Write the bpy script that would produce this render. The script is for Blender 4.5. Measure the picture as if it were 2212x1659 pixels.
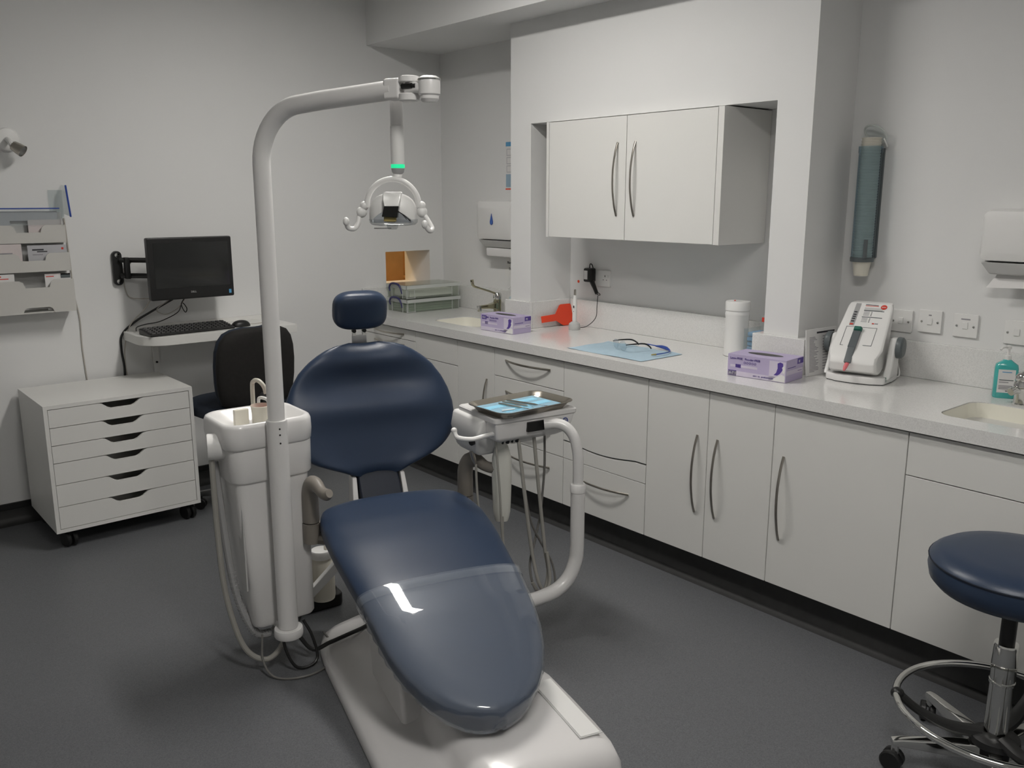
import bpy, bmesh, math, random
from mathutils import Vector, Matrix
random.seed(7)
SC = bpy.context.scene
COL = SC.collection
for ob in list(bpy.data.objects):
    bpy.data.objects.remove(ob)

# ------------------------------------------------------------------ camera
cam_d = bpy.data.cameras.new('camera')
cam = bpy.data.objects.new('camera', cam_d)
COL.objects.link(cam)
cam.location = (0, 0, 1.60)
cam.rotation_euler = (math.radians(90 - 12.07), 0, math.radians(-40.15))
cam_d.sensor_fit = 'HORIZONTAL'
cam_d.sensor_width = 36.0
cam_d.lens = 1885.4 / 2212 * 36.0
cam_d.clip_start = 0.02
SC.camera = cam

# ------------------------------------------------------------------ world, exposure
world = bpy.data.worlds.new('world')
SC.world = world
world.use_nodes = True
world.node_tree.nodes['Background'].inputs[0].default_value = (0.9, 0.92, 1.0, 1)
world.node_tree.nodes['Background'].inputs[1].default_value = 0.02
vs = SC.view_settings
vs.view_transform = 'Standard'
vs.look = 'None'
vs.gamma = 1.0
vs.use_curve_mapping = False
vs.exposure = 0.35

LIGHT_MAIN = 48.0
LIGHT_REAR = 26.0

# ------------------------------------------------------------------ materials
def mat(name, col, rough=0.5, metal=0.0, spec=0.5, var=None, bump=None, coat=0.0, trans=0.0,
        emit=None, alpha=1.0, ior=1.45, sheen=0.0):
    """procedural principled material; var=(scale, amount) mottles the colour, bump=(scale, strength)"""
    m = bpy.data.materials.new(name)
    m.use_nodes = True
    nt = m.node_tree
    b = nt.nodes['Principled BSDF']
    b.inputs['Base Color'].default_value = (*col, 1)
    b.inputs['Roughness'].default_value = rough
    b.inputs['Metallic'].default_value = metal
    b.inputs['Specular IOR Level'].default_value = spec
    b.inputs['IOR'].default_value = ior
    b.inputs['Coat Weight'].default_value = coat
    b.inputs['Coat Roughness'].default_value = 0.12
    b.inputs['Transmission Weight'].default_value = trans
    b.inputs['Sheen Weight'].default_value = sheen
    b.inputs['Alpha'].default_value = alpha
    if emit:
        b.inputs['Emission Color'].default_value = (*emit[0], 1)
        b.inputs['Emission Strength'].default_value = emit[1]
    tc = nt.nodes.new('ShaderNodeTexCoord')
    if var:
        n = nt.nodes.new('ShaderNodeTexNoise')
        n.inputs['Scale'].default_value = var[0]
        n.inputs['Detail'].default_value = 5
        nt.links.new(tc.outputs['Object'], n.inputs['Vector'])
        r = nt.nodes.new('ShaderNodeMapRange')
        r.inputs['From Min'].default_value = 0.25
        r.inputs['From Max'].default_value = 0.75
        r.inputs['To Min'].default_value = 1 - var[1]
        r.inputs['To Max'].default_value = 1 + var[1]
        nt.links.new(n.outputs['Fac'], r.inputs['Value'])
        mx = nt.nodes.new('ShaderNodeVectorMath')
        mx.operation = 'SCALE'
        mx.inputs[0].default_value = col
        nt.links.new(r.outputs['Result'], mx.inputs['Scale'])
        nt.links.new(mx.outputs['Vector'], b.inputs['Base Color'])
    if bump:
        n2 = nt.nodes.new('ShaderNodeTexNoise')
        n2.inputs['Scale'].default_value = bump[0]
        n2.inputs['Detail'].default_value = 3
        nt.links.new(tc.outputs['Object'], n2.inputs['Vector'])
        bp = nt.nodes.new('ShaderNodeBump')
        bp.inputs['Strength'].default_value = bump[1]
        bp.inputs['Distance'].default_value = 0.002
        nt.links.new(n2.outputs['Fac'], bp.inputs['Height'])
        nt.links.new(bp.outputs['Normal'], b.inputs['Normal'])
    return m

def film(name, tint, haze=0.06, gloss=0.08, rough=0.06, hazecol=(.8, .82, .85)):
    """thin clear plastic: transparent, a little haze, fresnel gloss"""
    m = bpy.data.materials.new(name)
    m.use_nodes = True
    nt = m.node_tree
    nt.nodes.clear()
    out = nt.nodes.new('ShaderNodeOutputMaterial')
    tr = nt.nodes.new('ShaderNodeBsdfTransparent')
    tr.inputs['Color'].default_value = (*tint, 1)
    df = nt.nodes.new('ShaderNodeBsdfDiffuse')
    df.inputs['Color'].default_value = (*hazecol, 1)
    gl = nt.nodes.new('ShaderNodeBsdfGlossy')
    gl.inputs['Roughness'].default_value = rough
    m1 = nt.nodes.new('ShaderNodeMixShader')
    m1.inputs[0].default_value = haze
    nt.links.new(tr.outputs[0], m1.inputs[1])
    nt.links.new(df.outputs[0], m1.inputs[2])
    lw = nt.nodes.new('ShaderNodeLayerWeight')      # schlick fresnel, same from both sides of the sheet
    lw.inputs['Blend'].default_value = .5
    pw = nt.nodes.new('ShaderNodeMath')
    pw.operation = 'POWER'
    pw.inputs[1].default_value = 4.0
    nt.links.new(lw.outputs['Facing'], pw.inputs[0])
    ad = nt.nodes.new('ShaderNodeMath')
    ad.operation = 'MULTIPLY_ADD'
    ad.inputs[1].default_value = .7
    ad.inputs[2].default_value = gloss
    nt.links.new(pw.outputs[0], ad.inputs[0])
    m2 = nt.nodes.new('ShaderNodeMixShader')
    nt.links.new(ad.outputs[0], m2.inputs[0])
    nt.links.new(m1.outputs[0], m2.inputs[1])
    nt.links.new(gl.outputs[0], m2.inputs[2])
    nt.links.new(m2.outputs[0], out.inputs[0])
    return m

def speckle(name, col, dark, light, scale, rough, spec=0.5, coat=0.0):
    """quartz worktop / vinyl: fine flecks from voronoi cells"""
    m = mat(name, col, rough, spec=spec, coat=coat)
    nt = m.node_tree
    b = nt.nodes['Principled BSDF']
    tc = nt.nodes['Texture Coordinate'] if 'Texture Coordinate' in nt.nodes else nt.nodes.new('ShaderNodeTexCoord')
    v = nt.nodes.new('ShaderNodeTexVoronoi')
    v.inputs['Scale'].default_value = scale
    nt.links.new(tc.outputs['Object'], v.inputs['Vector'])
    sp = nt.nodes.new('ShaderNodeSeparateColor')
    nt.links.new(v.outputs['Color'], sp.inputs[0])
    cr = nt.nodes.new('ShaderNodeValToRGB')
    cr.color_ramp.interpolation = 'CONSTANT'
    e = cr.color_ramp.elements
    e[0].position = 0.0
    e[0].color = (*dark, 1)
    e[1].position = 0.2
    e[1].color = (*col, 1)
    k = e.new(0.8)
    k.color = (*light, 1)
    nt.links.new(sp.outputs[0], cr.inputs['Fac'])
    nt.links.new(cr.outputs['Color'], b.inputs['Base Color'])
    return m

M = {}
M['wall'] = mat('wall_paint', (.73, .73, .722), .75, spec=.25, var=(1.2, .015), bump=(90, .08))
M['ceiling'] = mat('ceiling_paint', (.78, .78, .76), .85, spec=.2, var=(1.0, .01))
M['floor'] = speckle('floor_vinyl', (.114, .118, .125), (.093, .096, .102), (.135, .140, .148), 420, .42, .42)
M['skirt'] = mat('skirting_vinyl', (.028, .028, .027), .5, var=(30, .15))
M['plinth'] = mat('plinth_vinyl', (.034, .034, .034), .55, var=(25, .12))
M['cab'] = mat('cabinet_white', (.72, .715, .69), .38, var=(2, .01), bump=(160, .03))
M['carc'] = mat('cabinet_carcass', (.64, .635, .61), .5, var=(2, .01))
M['top'] = speckle('worktop_quartz', (.72, .715, .70), (.67, .665, .65), (.76, .755, .74), 360, .16, .5, .15)
M['sink'] = mat('sink_cream', (.84, .82, .72), .25, var=(4, .02))
M['steel'] = mat('brushed_steel', (.48, .45, .40), .30, metal=1, var=(60, .08))
M['chrome'] = mat('chrome', (.72, .72, .70), .07, metal=1, var=(5, .02))
M['tap'] = mat('chrome_olive_reflection', (.50, .47, .33), .1, metal=1, var=(5, .03))  # plain chrome with its olive reflections tinted into the base colour
M['traymetal'] = mat('tray_steel', (.40, .37, .32), .27, metal=1, var=(14, .06))
M['white'] = mat('enamel_white', (.74, .73, .72), .28, coat=.25, var=(3, .01))
M['white2'] = mat('plastic_white', (.76, .755, .74), .35, var=(3, .01))
M['cream'] = mat('plastic_cream', (.70, .67, .58), .4, var=(3, .015))
M['cover'] = mat('base_cover_white', (.70, .685, .68), .3, coat=.3, var=(3, .012))
M['grey'] = mat('plastic_grey', (.22, .20, .175), .45, var=(6, .03))
M['midgrey'] = mat('plastic_mid_grey', (.36, .36, .36), .4, var=(6, .03))
M['lightgrey'] = mat('plastic_light_grey', (.52, .52, .51), .45, var=(6, .03))
M['black'] = mat('plastic_black', (.012, .012, .012), .4, var=(10, .1))
M['blackgloss'] = mat('gloss_black', (.006, .006, .006), .12, var=(10, .1))
M['screen'] = mat('screen_glass', (.012, .013, .013), .06, spec=.7, var=(4, .05))
M['rubber'] = mat('rubber_black', (.018, .018, .018), .7, var=(20, .1))
M['fabricblack'] = mat('fabric_black', (.011, .010, .009), .85, var=(60, .2), bump=(400, .2))
M['navyfab'] = mat('fabric_navy', (.014, .021, .036), .8, var=(60, .2), bump=(400, .2))
M['blue'] = mat('vinyl_navy', (.021, .036, .070), .36, spec=.5, var=(6, .06), bump=(520, .12))
M['bluedark'] = mat('vinyl_navy_deep_shaded', (.006, .010, .020), .5, spec=.4, var=(6, .06), bump=(520, .12))  # lumbar block's shade darkened into its navy vinyl; stool piping shares it
M['film'] = film('clear_vinyl_cover', (.93, .94, .95), haze=.13, gloss=.06, rough=.04, hazecol=(.50, .56, .66))  # bluish haze colour stands in for a pale ceiling's reflection
M['filmrim'] = film('clear_vinyl_hem', (.94, .95, .96), haze=.07, gloss=.05, rough=.05, hazecol=(.6, .66, .74))
M['clear'] = film('clear_acrylic', (.93, .95, .95), haze=.05, gloss=.03, rough=.05)
M['boxclear'] = film('storage_polypropylene', (.93, .95, .92), haze=.11, gloss=.02, rough=.2, hazecol=(.72, .76, .70))
M['boxrib'] = film('storage_rib', (.75, .78, .76), haze=.55, gloss=.03, rough=.2, hazecol=(.80, .82, .80))
M['milky'] = mat('milky_sleeve', (.74, .74, .68), .35, var=(9, .03), alpha=.93)
M['cuptube'] = film('smoky_blue_tube', (.62, .73, .79), haze=.10, gloss=.01, rough=.25, hazecol=(.45, .56, .62))
M['lens'] = film('spectacle_lens', (.86, .90, .92), haze=.03, gloss=.03, rough=.04)
M['lampshield'] = film('lamp_shield', (.85, .86, .86), haze=.10, gloss=.05, rough=.06)
M['reflector'] = mat('lamp_reflector', (.55, .58, .62), .12, metal=1, var=(18, .25))
M['bulb'] = mat('bulb_amber', (.35, .28, .10), .3, var=(30, .2))
M['green_led'] = mat('green_ring', (.02, .5, .2), .3, emit=((.02, .85, .38), .55), var=(5, .02))
M['orange'] = mat('orange_acrylic', (.78, .055, .012), .2, coat=.2, var=(5, .03))
M['lilac'] = mat('carton_lilac', (.46, .40, .58), .55, var=(9, .05))
M['lilac2'] = mat('carton_pale_lilac', (.60, .55, .66), .55, var=(9, .05))
M['indigo'] = mat('ink_indigo', (.085, .05, .27), .55, var=(9, .05))
M['ink'] = mat('ink_black', (.03, .03, .035), .6, var=(20, .05))
M['inkgrey'] = mat('ink_grey', (.30, .29, .31), .6, var=(20, .05))
M['red'] = mat('ink_red', (.60, .05, .03), .5, var=(9, .05))
M['paper'] = mat('paper_white', (.72, .71, .70), .8, var=(6, .02))
M['papergrey'] = mat('paper_grey', (.46, .46, .48), .8, var=(8, .06))
M['paperpink'] = mat('paper_pink', (.62, .56, .55), .8, var=(8, .06))
M['bluepaper'] = mat('blue_tissue', (.40, .53, .62), .85, var=(30, .05), bump=(140, .5))
M['traypaper'] = mat('tray_liner_blue', (.24, .40, .50), .6, var=(20, .03))
M['linerbright'] = mat('liner_bright_blue', (.26, .58, .76), .5, var=(20, .03))
M['masks'] = mat('blue_masks', (.17, .31, .47), .8, var=(40, .15))
M['teal'] = mat('soap_teal', (.06, .42, .40), .18, coat=.3, var=(6, .03))
M['skyprint'] = mat('print_sky_blue', (.10, .32, .55), .4, var=(6, .05))
M['royal'] = mat('print_royal_blue', (.03, .07, .32), .35, var=(6, .03))
M['navyhandle'] = mat('handle_navy', (.02, .02, .10), .4, var=(6, .03))
M['greenpaper'] = mat('green_paper', (.20, .27, .20), .85, var=(30, .1))
M['darkgreen'] = mat('plastic_green', (.01, .12, .085), .4, var=(8, .04))
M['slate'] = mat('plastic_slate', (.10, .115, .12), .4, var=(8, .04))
M['pink'] = mat('mouthwash_pink', (.75, .18, .20), .15, var=(6, .03))
M['wood'] = mat('warm_wood', (.62, .38, .17), .5, var=(12, .12))
M['woodlight'] = mat('warm_box', (.62, .44, .25), .6, var=(12, .08))
M['tube'] = mat('hose_grey', (.34, .33, .30), .5, var=(20, .04))
M['tubedark'] = mat('hose_dark', (.16, .155, .145), .5, var=(20, .04))
M['cablewhite'] = mat('cable_beige', (.45, .42, .38), .5, var=(20, .04))
M['bottle'] = mat('clear_gel_bottle', (.40, .52, .58), .15, coat=.3, var=(6, .03))
M['diffuser'] = mat('light_diffuser', (.9, .9, .9), .4, emit=((1.0, .97, .925), LIGHT_MAIN))
M['diffuser2'] = mat('light_diffuser_rear', (.9, .9, .9), .4, emit=((1.0, .97, .925), LIGHT_REAR))
M['warmlamp'] = mat('warm_lamp', (.9, .8, .6), .4, emit=((1.0, .66, .32), 75.0))

# ------------------------------------------------------------------ mesh builder
ORG = {}

def catmull(pts, n=8, closed=False):
    pts = [Vector(p) for p in pts]
    out = []
    N = len(pts)
    segs = N if closed else N - 1
    for i in range(segs):
        if closed:
            p0, p1, p2, p3 = pts[(i - 1) % N], pts[i], pts[(i + 1) % N], pts[(i + 2) % N]
        else:
            p1, p2 = pts[i], pts[i + 1]
            p0 = pts[i - 1] if i else p1 * 2 - p2
            p3 = pts[i + 2] if i + 2 < N else p2 * 2 - p1
        for k in range(n):
            t = k / n
            out.append(0.5 * ((2 * p1) + (p2 - p0) * t + (2 * p0 - 5 * p1 + 4 * p2 - p3) * t * t
                              + (3 * p1 - p0 - 3 * p2 + p3) * t ** 3))
    if not closed:
        out.append(pts[-1])
    return out

class MB:
    def __init__(self):
        self.v, self.f = [], []

    def add(self, vs_, fs_):
        o = len(self.v)
        self.v += [Vector(p) for p in vs_]
        self.f += [[i + o for i in q] for q in fs_]
        return self

    def box(self, x0, y0, z0, x1, y1, z1):
        x0, x1 = sorted((x0, x1)); y0, y1 = sorted((y0, y1)); z0, z1 = sorted((z0, z1))
        return self.add([(x0, y0, z0), (x1, y0, z0), (x1, y1, z0), (x0, y1, z0),
                         (x0, y0, z1), (x1, y0, z1), (x1, y1, z1), (x0, y1, z1)],
                        [(3, 2, 1, 0), (4, 5, 6, 7), (0, 1, 5, 4), (1, 2, 6, 5), (2, 3, 7, 6), (3, 0, 4, 7)])

    def loft(self, loops, cap0=True, cap1=True, closed=True):
        n = len(loops[0])
        vs_ = [p for l in loops for p in l]
        fs_ = []
        for i in range(len(loops) - 1):
            for j in range(n if closed else n - 1):
                k = (j + 1) % n
                fs_.append((i * n + j, i * n + k, (i + 1) * n + k, (i + 1) * n + j))
        if cap0:
            fs_.append(tuple(reversed(range(n))))
        if cap1:
            fs_.append(tuple((len(loops) - 1) * n + j for j in range(n)))
        return self.add(vs_, fs_)

    def cyl(self, p0, p1, r, seg=16, r2=None, caps=True):
        p0, p1 = Vector(p0), Vector(p1)
        return self.tube([p0, p1], r, seg, r1=r2, caps=caps)

    def tube(self, pts, r, seg=10, r1=None, caps=True, smooth=0, closed=False, flat=None):
        """flat=(axis vector, ratio) squashes the section along that axis"""
        pts = [Vector(p) for p in pts]
        if smooth:
            if isinstance(r, (list, tuple)):
                k0 = list(range(len(r)))
                r = [interp(i / smooth, k0, list(r)) for i in range((len(pts) - 1) * smooth + 1)]
            pts = catmull(pts, smooth, closed)
        n = len(pts)
        loops = []
        prev = None
        for i, p in enumerate(pts):
            if closed:
                d = pts[(i + 1) % n] - pts[i - 1]
            else:
                d = pts[min(i + 1, n - 1)] - pts[max(i - 1, 0)]
            d.normalize()
            if prev is None:
                a = Vector((0, 0, 1)) if abs(d.z) < .9 else Vector((1, 0, 0))
                e1 = d.cross(a).normalized()
            else:
                e1 = (prev - d * prev.dot(d)).normalized()
            prev = e1
            e2 = d.cross(e1)
            rr = r[i] if isinstance(r, (list, tuple)) else (r if r1 is None else r + (r1 - r) * i / (n - 1))
            lp = []
            for k in range(seg):
                a = 2 * math.pi * k / seg
                off = e1 * math.cos(a) * rr + e2 * math.sin(a) * rr
                if flat:
                    ax = Vector(flat[0]).normalized()
                    off -= ax * off.dot(ax) * (1 - flat[1])
                lp.append(p + off)
            loops.append(lp)
        if closed:
            loops.append(loops[0])
        return self.loft(loops, caps and not closed, caps and not closed)

    def lathe(self, prof, c=(0, 0, 0), axis=(0, 0, 1), seg=28, caps=True):
        """prof: list of (radius, height)"""
        ax = Vector(axis).normalized()
        a = Vector((1, 0, 0)) if abs(ax.x) < .9 else Vector((0, 1, 0))
        e1 = (a - ax * a.dot(ax)).normalized()
        e2 = ax.cross(e1)
        c = Vector(c)
        loops = [[c + ax * h + (e1 * math.cos(2 * math.pi * k / seg) + e2 * math.sin(2 * math.pi * k / seg)) * max(r, 1e-5)
                  for k in range(seg)] for r, h in prof]
        return self.loft(loops, caps, caps)

    def prism(self, outline, o, ex, ey, depth):
        """outline 2D in frame (o, ex, ey), extruded along ex x ey by depth"""
        o, ex, ey = Vector(o), Vector(ex).normalized(), Vector(ey).normalized()
        nz = ex.cross(ey)
        a = [o + ex * p[0] + ey * p[1] for p in outline]
        b = [p + nz * depth for p in a]
        return self.loft([a, b])

    def ball(self, c, r, sx=1, sy=1, sz=1, seg=16, rings=10, e=1.0):
        def pw(x):
            return math.copysign(abs(x) ** e, x)
        loops = []
        for i in range(rings + 1):
            ph = -math.pi / 2 + math.pi * i / rings
            cz, sz_ = pw(math.cos(ph)) if abs(math.cos(ph)) > 1e-6 else 1e-4, pw(math.sin(ph))
            loops.append([Vector(c) + Vector((r * sx * cz * pw(math.cos(2 * math.pi * k / seg)),
                                              r * sy * cz * pw(math.sin(2 * math.pi * k / seg)), r * sz * sz_))
                          for k in range(seg)])
        return self.loft(loops)

    def xf(self, m):
        self.v = [m @ p for p in self.v]
        return self

    def build(self, name, material, parent=None, smooth=True, bevel=0.0, seg=2, label=None, angle=35):
        me = bpy.data.meshes.new(name)
        if parent is None:
            xs = [p.x for p in self.v]; ys = [p.y for p in self.v]; zs = [p.z for p in self.v]
            org = Vector(((min(xs) + max(xs)) / 2, (min(ys) + max(ys)) / 2, min(zs)))
        else:
            org = ORG[parent]
        me.from_pydata([tuple(p - org) for p in self.v], [], self.f)
        bm = bmesh.new()
        bm.from_mesh(me)
        bmesh.ops.recalc_face_normals(bm, faces=bm.faces)
        if bevel > 0:
            ed = [e for e in bm.edges if len(e.link_faces) == 2 and e.calc_face_angle(0) > math.radians(32)]
            bmesh.ops.bevel(bm, geom=ed, offset=bevel, segments=seg, affect='EDGES', profile=.5, clamp_overlap=True)
        bm.to_mesh(me)
        bm.free()
        if smooth:
            me.polygons.foreach_set('use_smooth', [True] * len(me.polygons))
            me.set_sharp_from_angle(angle=math.radians(angle))
        me.materials.append(material)
        ob = bpy.data.objects.new(name, me)
        COL.objects.link(ob)
        if bevel > 0 and smooth:
            wn = ob.modifiers.new('weighted_normal', 'WEIGHTED_NORMAL')
            wn.keep_sharp = True
            wn.weight = 90
        if parent is None:
            ob.location = org
        else:
            ob.parent = parent
        ORG[ob] = org
        if label:
            ob['label'] = label
        return ob

def tag(o, label, cat, group=None):
    o['label'] = label
    o['category'] = cat
    if group:
        o['group'] = group
    return o

def thing(name, label, cat, loc, group=None):
    o = bpy.data.objects.new(name, None)
    COL.objects.link(o)
    o.location = loc
    o.empty_display_size = .1
    ORG[o] = Vector(loc)
    return tag(o, label, cat, group)

def struct(name, mb, material, smooth=False, bevel=0.0, label=None):
    o = mb.build(name, material, None, smooth, bevel)
    o['kind'] = 'structure'
    if label:
        o['label'] = label
    return o

def BX(name, b, material, parent=None, bevel=0.002, label=None):
    return MB().box(*b).build(name, material, parent, True, bevel, label=label)

def text(name, body, size, o, ex, ey, material, parent, depth=.0004, align='LEFT'):
    cu = bpy.data.curves.new('lettering', 'FONT')
    cu.body = body
    cu.size = size
    cu.extrude = depth
    cu.align_x = align
    cu.resolution_u = 2
    tmp = bpy.data.objects.new('lettering', cu)
    COL.objects.link(tmp)
    dg = bpy.context.evaluated_depsgraph_get()
    me = bpy.data.meshes.new_from_object(tmp.evaluated_get(dg))
    bpy.data.objects.remove(tmp)
    ex, ey = Vector(ex).normalized(), Vector(ey).normalized()
    nz = ex.cross(ey)
    org = ORG[parent]
    o = Vector(o)
    for v in me.vertices:
        p = v.co.copy()
        v.co = o + ex * p.x + ey * p.y + nz * p.z - org
    me.materials.clear()
    me.materials.append(material)
    me.name = name
    ob = bpy.data.objects.new(name, me)
    COL.objects.link(ob)
    ob.parent = parent
    ORG[ob] = org
    return ob

def rrect(w, h, r, n=5, cx=0, cy=0):
    out = []
    for sx, sy, a0 in ((1, 1, 0), (-1, 1, 90), (-1, -1, 180), (1, -1, 270)):
        for k in range(n + 1):
            a = math.radians(a0 + 90 * k / n)
            out.append((cx + sx * (w / 2 - r) + r * math.cos(a), cy + sy * (h / 2 - r) + r * math.sin(a)))
    return out

def copy_tree(o, parent=None, loc=None, label=None, group=None):
    c = o.copy()
    COL.objects.link(c)
    if parent is not None:
        c.parent = parent
    if loc is not None:
        c.location = loc
    if label:
        c['label'] = label
    if group:
        c['group'] = group
    ORG[c] = ORG[o]
    for ch in list(o.children):
        copy_tree(ch, c)
    return c

def interp(x, xs, ys):
    if x <= xs[0]:
        return ys[0]
    for i in range(len(xs) - 1):
        if x <= xs[i + 1]:
            t = (x - xs[i]) / (xs[i + 1] - xs[i])
            return ys[i] + (ys[i + 1] - ys[i]) * t
    return ys[-1]
# ------------------------------------------------------------------ room shell
WX, WY = 3.43, 4.78          # right wall plane, far wall plane
CEIL = 2.85
LX, BY = -1.3, -1.7
struct('floor', MB().box(LX, BY, -.06, WX + .12, WY + .3, 0), M['floor'])
struct('ceiling', MB().box(LX, BY, CEIL, WX + .12, WY + .3, CEIL + .08), M['ceiling'])
struct('wall_right', MB().box(WX, BY, 0, WX + .12, WY, CEIL), M['wall'])
struct('wall_left', MB().box(LX - .12, BY, 0, LX, WY + .3, CEIL), M['wall'])
struct('wall_back', MB().box(LX, BY - .12, 0, WX + .12, BY, CEIL), M['wall'])
# far wall with a serving hatch
HX0, HX1, HZ0, HZ1, HD = 2.984, 3.324, 1.045, 1.262, .30
struct('wall_far', MB().box(LX, WY, 0, HX0, WY + HD, CEIL).box(HX1, WY, 0, WX + .12, WY + HD, CEIL)
       .box(HX0, WY, 0, HX1, WY + HD, HZ0).box(HX0, WY, HZ1, HX1, WY + HD, CEIL), M['wall'])
# little room seen through the hatch
struct('wall_beyond_far', MB().box(1.5, 6.41, 0, 5.3, 6.5, 2.4), M['wall'])
struct('wall_beyond_left', MB().box(1.5, WY + HD, 0, 1.6, 6.41, 2.4), M['wall'])
struct('wall_beyond_right', MB().box(5.2, WY + HD, 0, 5.3, 6.41, 2.4), M['wall'])
struct('ceiling_beyond', MB().box(1.5, WY + HD, 2.4, 5.3, 6.5, 2.5), M['wall'])
struct('floor_beyond', MB().box(1.5, WY + HD, -.06, 5.3, 6.5, 0), M['floor'])
struct('wall_beyond_near', MB().box(3.55, WY + HD - .1, 0, 5.3, WY + HD, 2.4), M['wall'])
cb = thing('wooden_cupboard', 'warm orange wooden cupboard seen through the small wall hatch', 'cupboard', (4.1, 6.2, 0))
BX('body', (3.3, 6.05, 0, 4.9, 6.4, 2.1), M['wood'], cb, .004)
for i in range(4):
    dr = BX('door', (3.31 + .4 * i, 6.03, .08, 3.70 + .4 * i, 6.05, 2.08), M['wood'], cb, .004)
tb = BX('cardboard_box', (3.42, 5.55, .98, 3.62, 5.85, 1.24), M['woodlight'], None, .004)
tag(tb, 'tan box standing on the counter beyond the wall hatch', 'box')
sh = thing('side_table', 'plain wooden counter beyond the wall hatch', 'counter', (3.7, 5.7, 0))
BX('table_top', (3.2, 5.4, .95, 4.6, 6.0, .98), M['wood'], sh, .004)
for x in (3.24, 4.56):
    for y in (5.44, 5.96):
        BX('leg', (x - .025, y - .025, 0, x + .025, y + .025, .95), M['wood'], sh, .003)
wl = thing('ceiling_light', 'warm round ceiling lamp in the room beyond the hatch', 'light', (2.75, 5.75, 2.33))
MB().lathe([(.14, 2.36), (.16, 2.38), (.16, 2.40)], (2.75, 5.75, 0)).build('rim', M['white2'], wl)
MB().lathe([(.02, 2.33), (.10, 2.34), (.135, 2.365)], (2.75, 5.75, 0)).build('shade', M['warmlamp'], wl)

# dropped bulkhead along the right wall and the boxed breast with its niche
struct('ceiling_bulkhead', MB().box(2.894, BY, 2.488, WX, WY, CEIL), M['wall'])
NY0, NY1, NZ = 2.081, 3.556, 1.976
BRX = 3.13
out = [(1.92, .90), (NY0, .90), (NY0, NZ), (NY1, NZ), (NY1, .90), (3.72, .90), (3.72, 2.488), (1.92, 2.488)]
struct('wall_niche', MB().prism(out, (BRX, 0, 0), (0, 1, 0), (0, 0, 1), WX - BRX - .0005), M['wall'])
# skirting, black capped and coved
sk = [(0, 0), (-.045, 0), (-.03, .004), (-.016, .014), (-.008, .035), (-.006, .075), (0, .075)]
struct('baseboard_far', MB().prism(sk, (LX, WY, 0), (0, 1, 0), (0, 0, 1), 2.86 - LX), M['skirt'], True)
struct('trim_1', MB().box(LX, WY - .011, .075, 2.86, WY, .108), mat('skirting_cap', (.012, .012, .012), .45, var=(30, .1)), True, .002)
struct('baseboard_right', MB().prism([(0, 0), (-.055, 0), (-.035, .004), (-.016, .016), (-.006, .04), (0, .07), (0, .14), (.02, .14), (.02, 0)],
       (2.862, WY, 0), (1, 0, 0), (0, 0, 1), WY - BY), M['plinth'], True)

# ceiling light panels (above the frame)
def ceiling_panel(x, y, w, l, label, m):
    t = thing('ceiling_light', label, 'light', (x, y, CEIL - .05), 'flat ceiling light panels')
    mb = MB()
    f = .03
    mb.box(x - w / 2, y - l / 2, CEIL - .05, x - w / 2 + f, y + l / 2, CEIL)
    mb.box(x + w / 2 - f, y - l / 2, CEIL - .05, x + w / 2, y + l / 2, CEIL)
    mb.box(x - w / 2 + f, y - l / 2, CEIL - .05, x + w / 2 - f, y - l / 2 + f, CEIL)
    mb.box(x - w / 2 + f, y + l / 2 - f, CEIL - .05, x + w / 2 - f, y + l / 2, CEIL)
    mb.build('frame', M['white2'], t, False)
    MB().box(x - w / 2 + f, y - l / 2 + f, CEIL - .035, x + w / 2 - f, y + l / 2 - f, CEIL - .02).build('diffuser', m, t, False)
ceiling_panel(1.86, 2.82, .26, 1.0, 'long ceiling light panel above the dental chair', M['diffuser'])
ceiling_panel(0.95, 0.45, .36, 1.20, 'long ceiling light panel at the near end of the room', M['diffuser2'])
# ------------------------------------------------------------------ base cabinets, worktop, sinks, wall cabinet
FX = 2.79      # door face
CT = .845
CB = .138

def bow_v(parent, y, z0, z1, x=FX, out_=.032):
    pts = [(x - .002, y, z0), (x - out_ * .55, y, z0 + (z1 - z0) * .14), (x - out_ * .92, y, z0 + (z1 - z0) * .34), (x - out_, y, (z0 + z1) / 2),
           (x - out_ * .92, y, z0 + (z1 - z0) * .66), (x - out_ * .55, y, z0 + (z1 - z0) * .86), (x - .002, y, z1)]
    return MB().tube(pts, .0055, 8, smooth=4, flat=((1, 0, 0), .6)).build('handle', M['steel'], parent, label='bowed brushed steel handle')

def bow_h(parent, y0, y1, z, x=FX, out_=.032):
    L_ = y1 - y0
    pts = [(x - .002, y0, z), (x - out_ * .55, y0 + L_ * .14, z), (x - out_ * .92, y0 + L_ * .34, z), (x - out_, y0 + L_ * .5, z),
           (x - out_ * .92, y0 + L_ * .66, z), (x - out_ * .55, y0 + L_ * .86, z), (x - .002, y1, z)]
    return MB().tube(pts, .0055, 8, smooth=4, flat=((1, 0, 0), .6)).build('handle', M['steel'], parent, label='bowed brushed steel handle')

def cabinet(name, y0, y1, label, cat='cabinet'):
    t = thing(name, label, cat, ((FX + 3.38) / 2, (y0 + y1) / 2, CB))
    BX('body', (FX + .0195, y0 + .001, CB + .002, 3.36, y1 - .001, CT), M['carc'], t, .001)
    return t

def front(t, nm, y0, y1, z0, z1):
    g = .0016
    return BX(nm, (FX, y0 + g, z0 + g, FX + .018, y1 - g, z1 - g), M['cab'], t, .0016)

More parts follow.
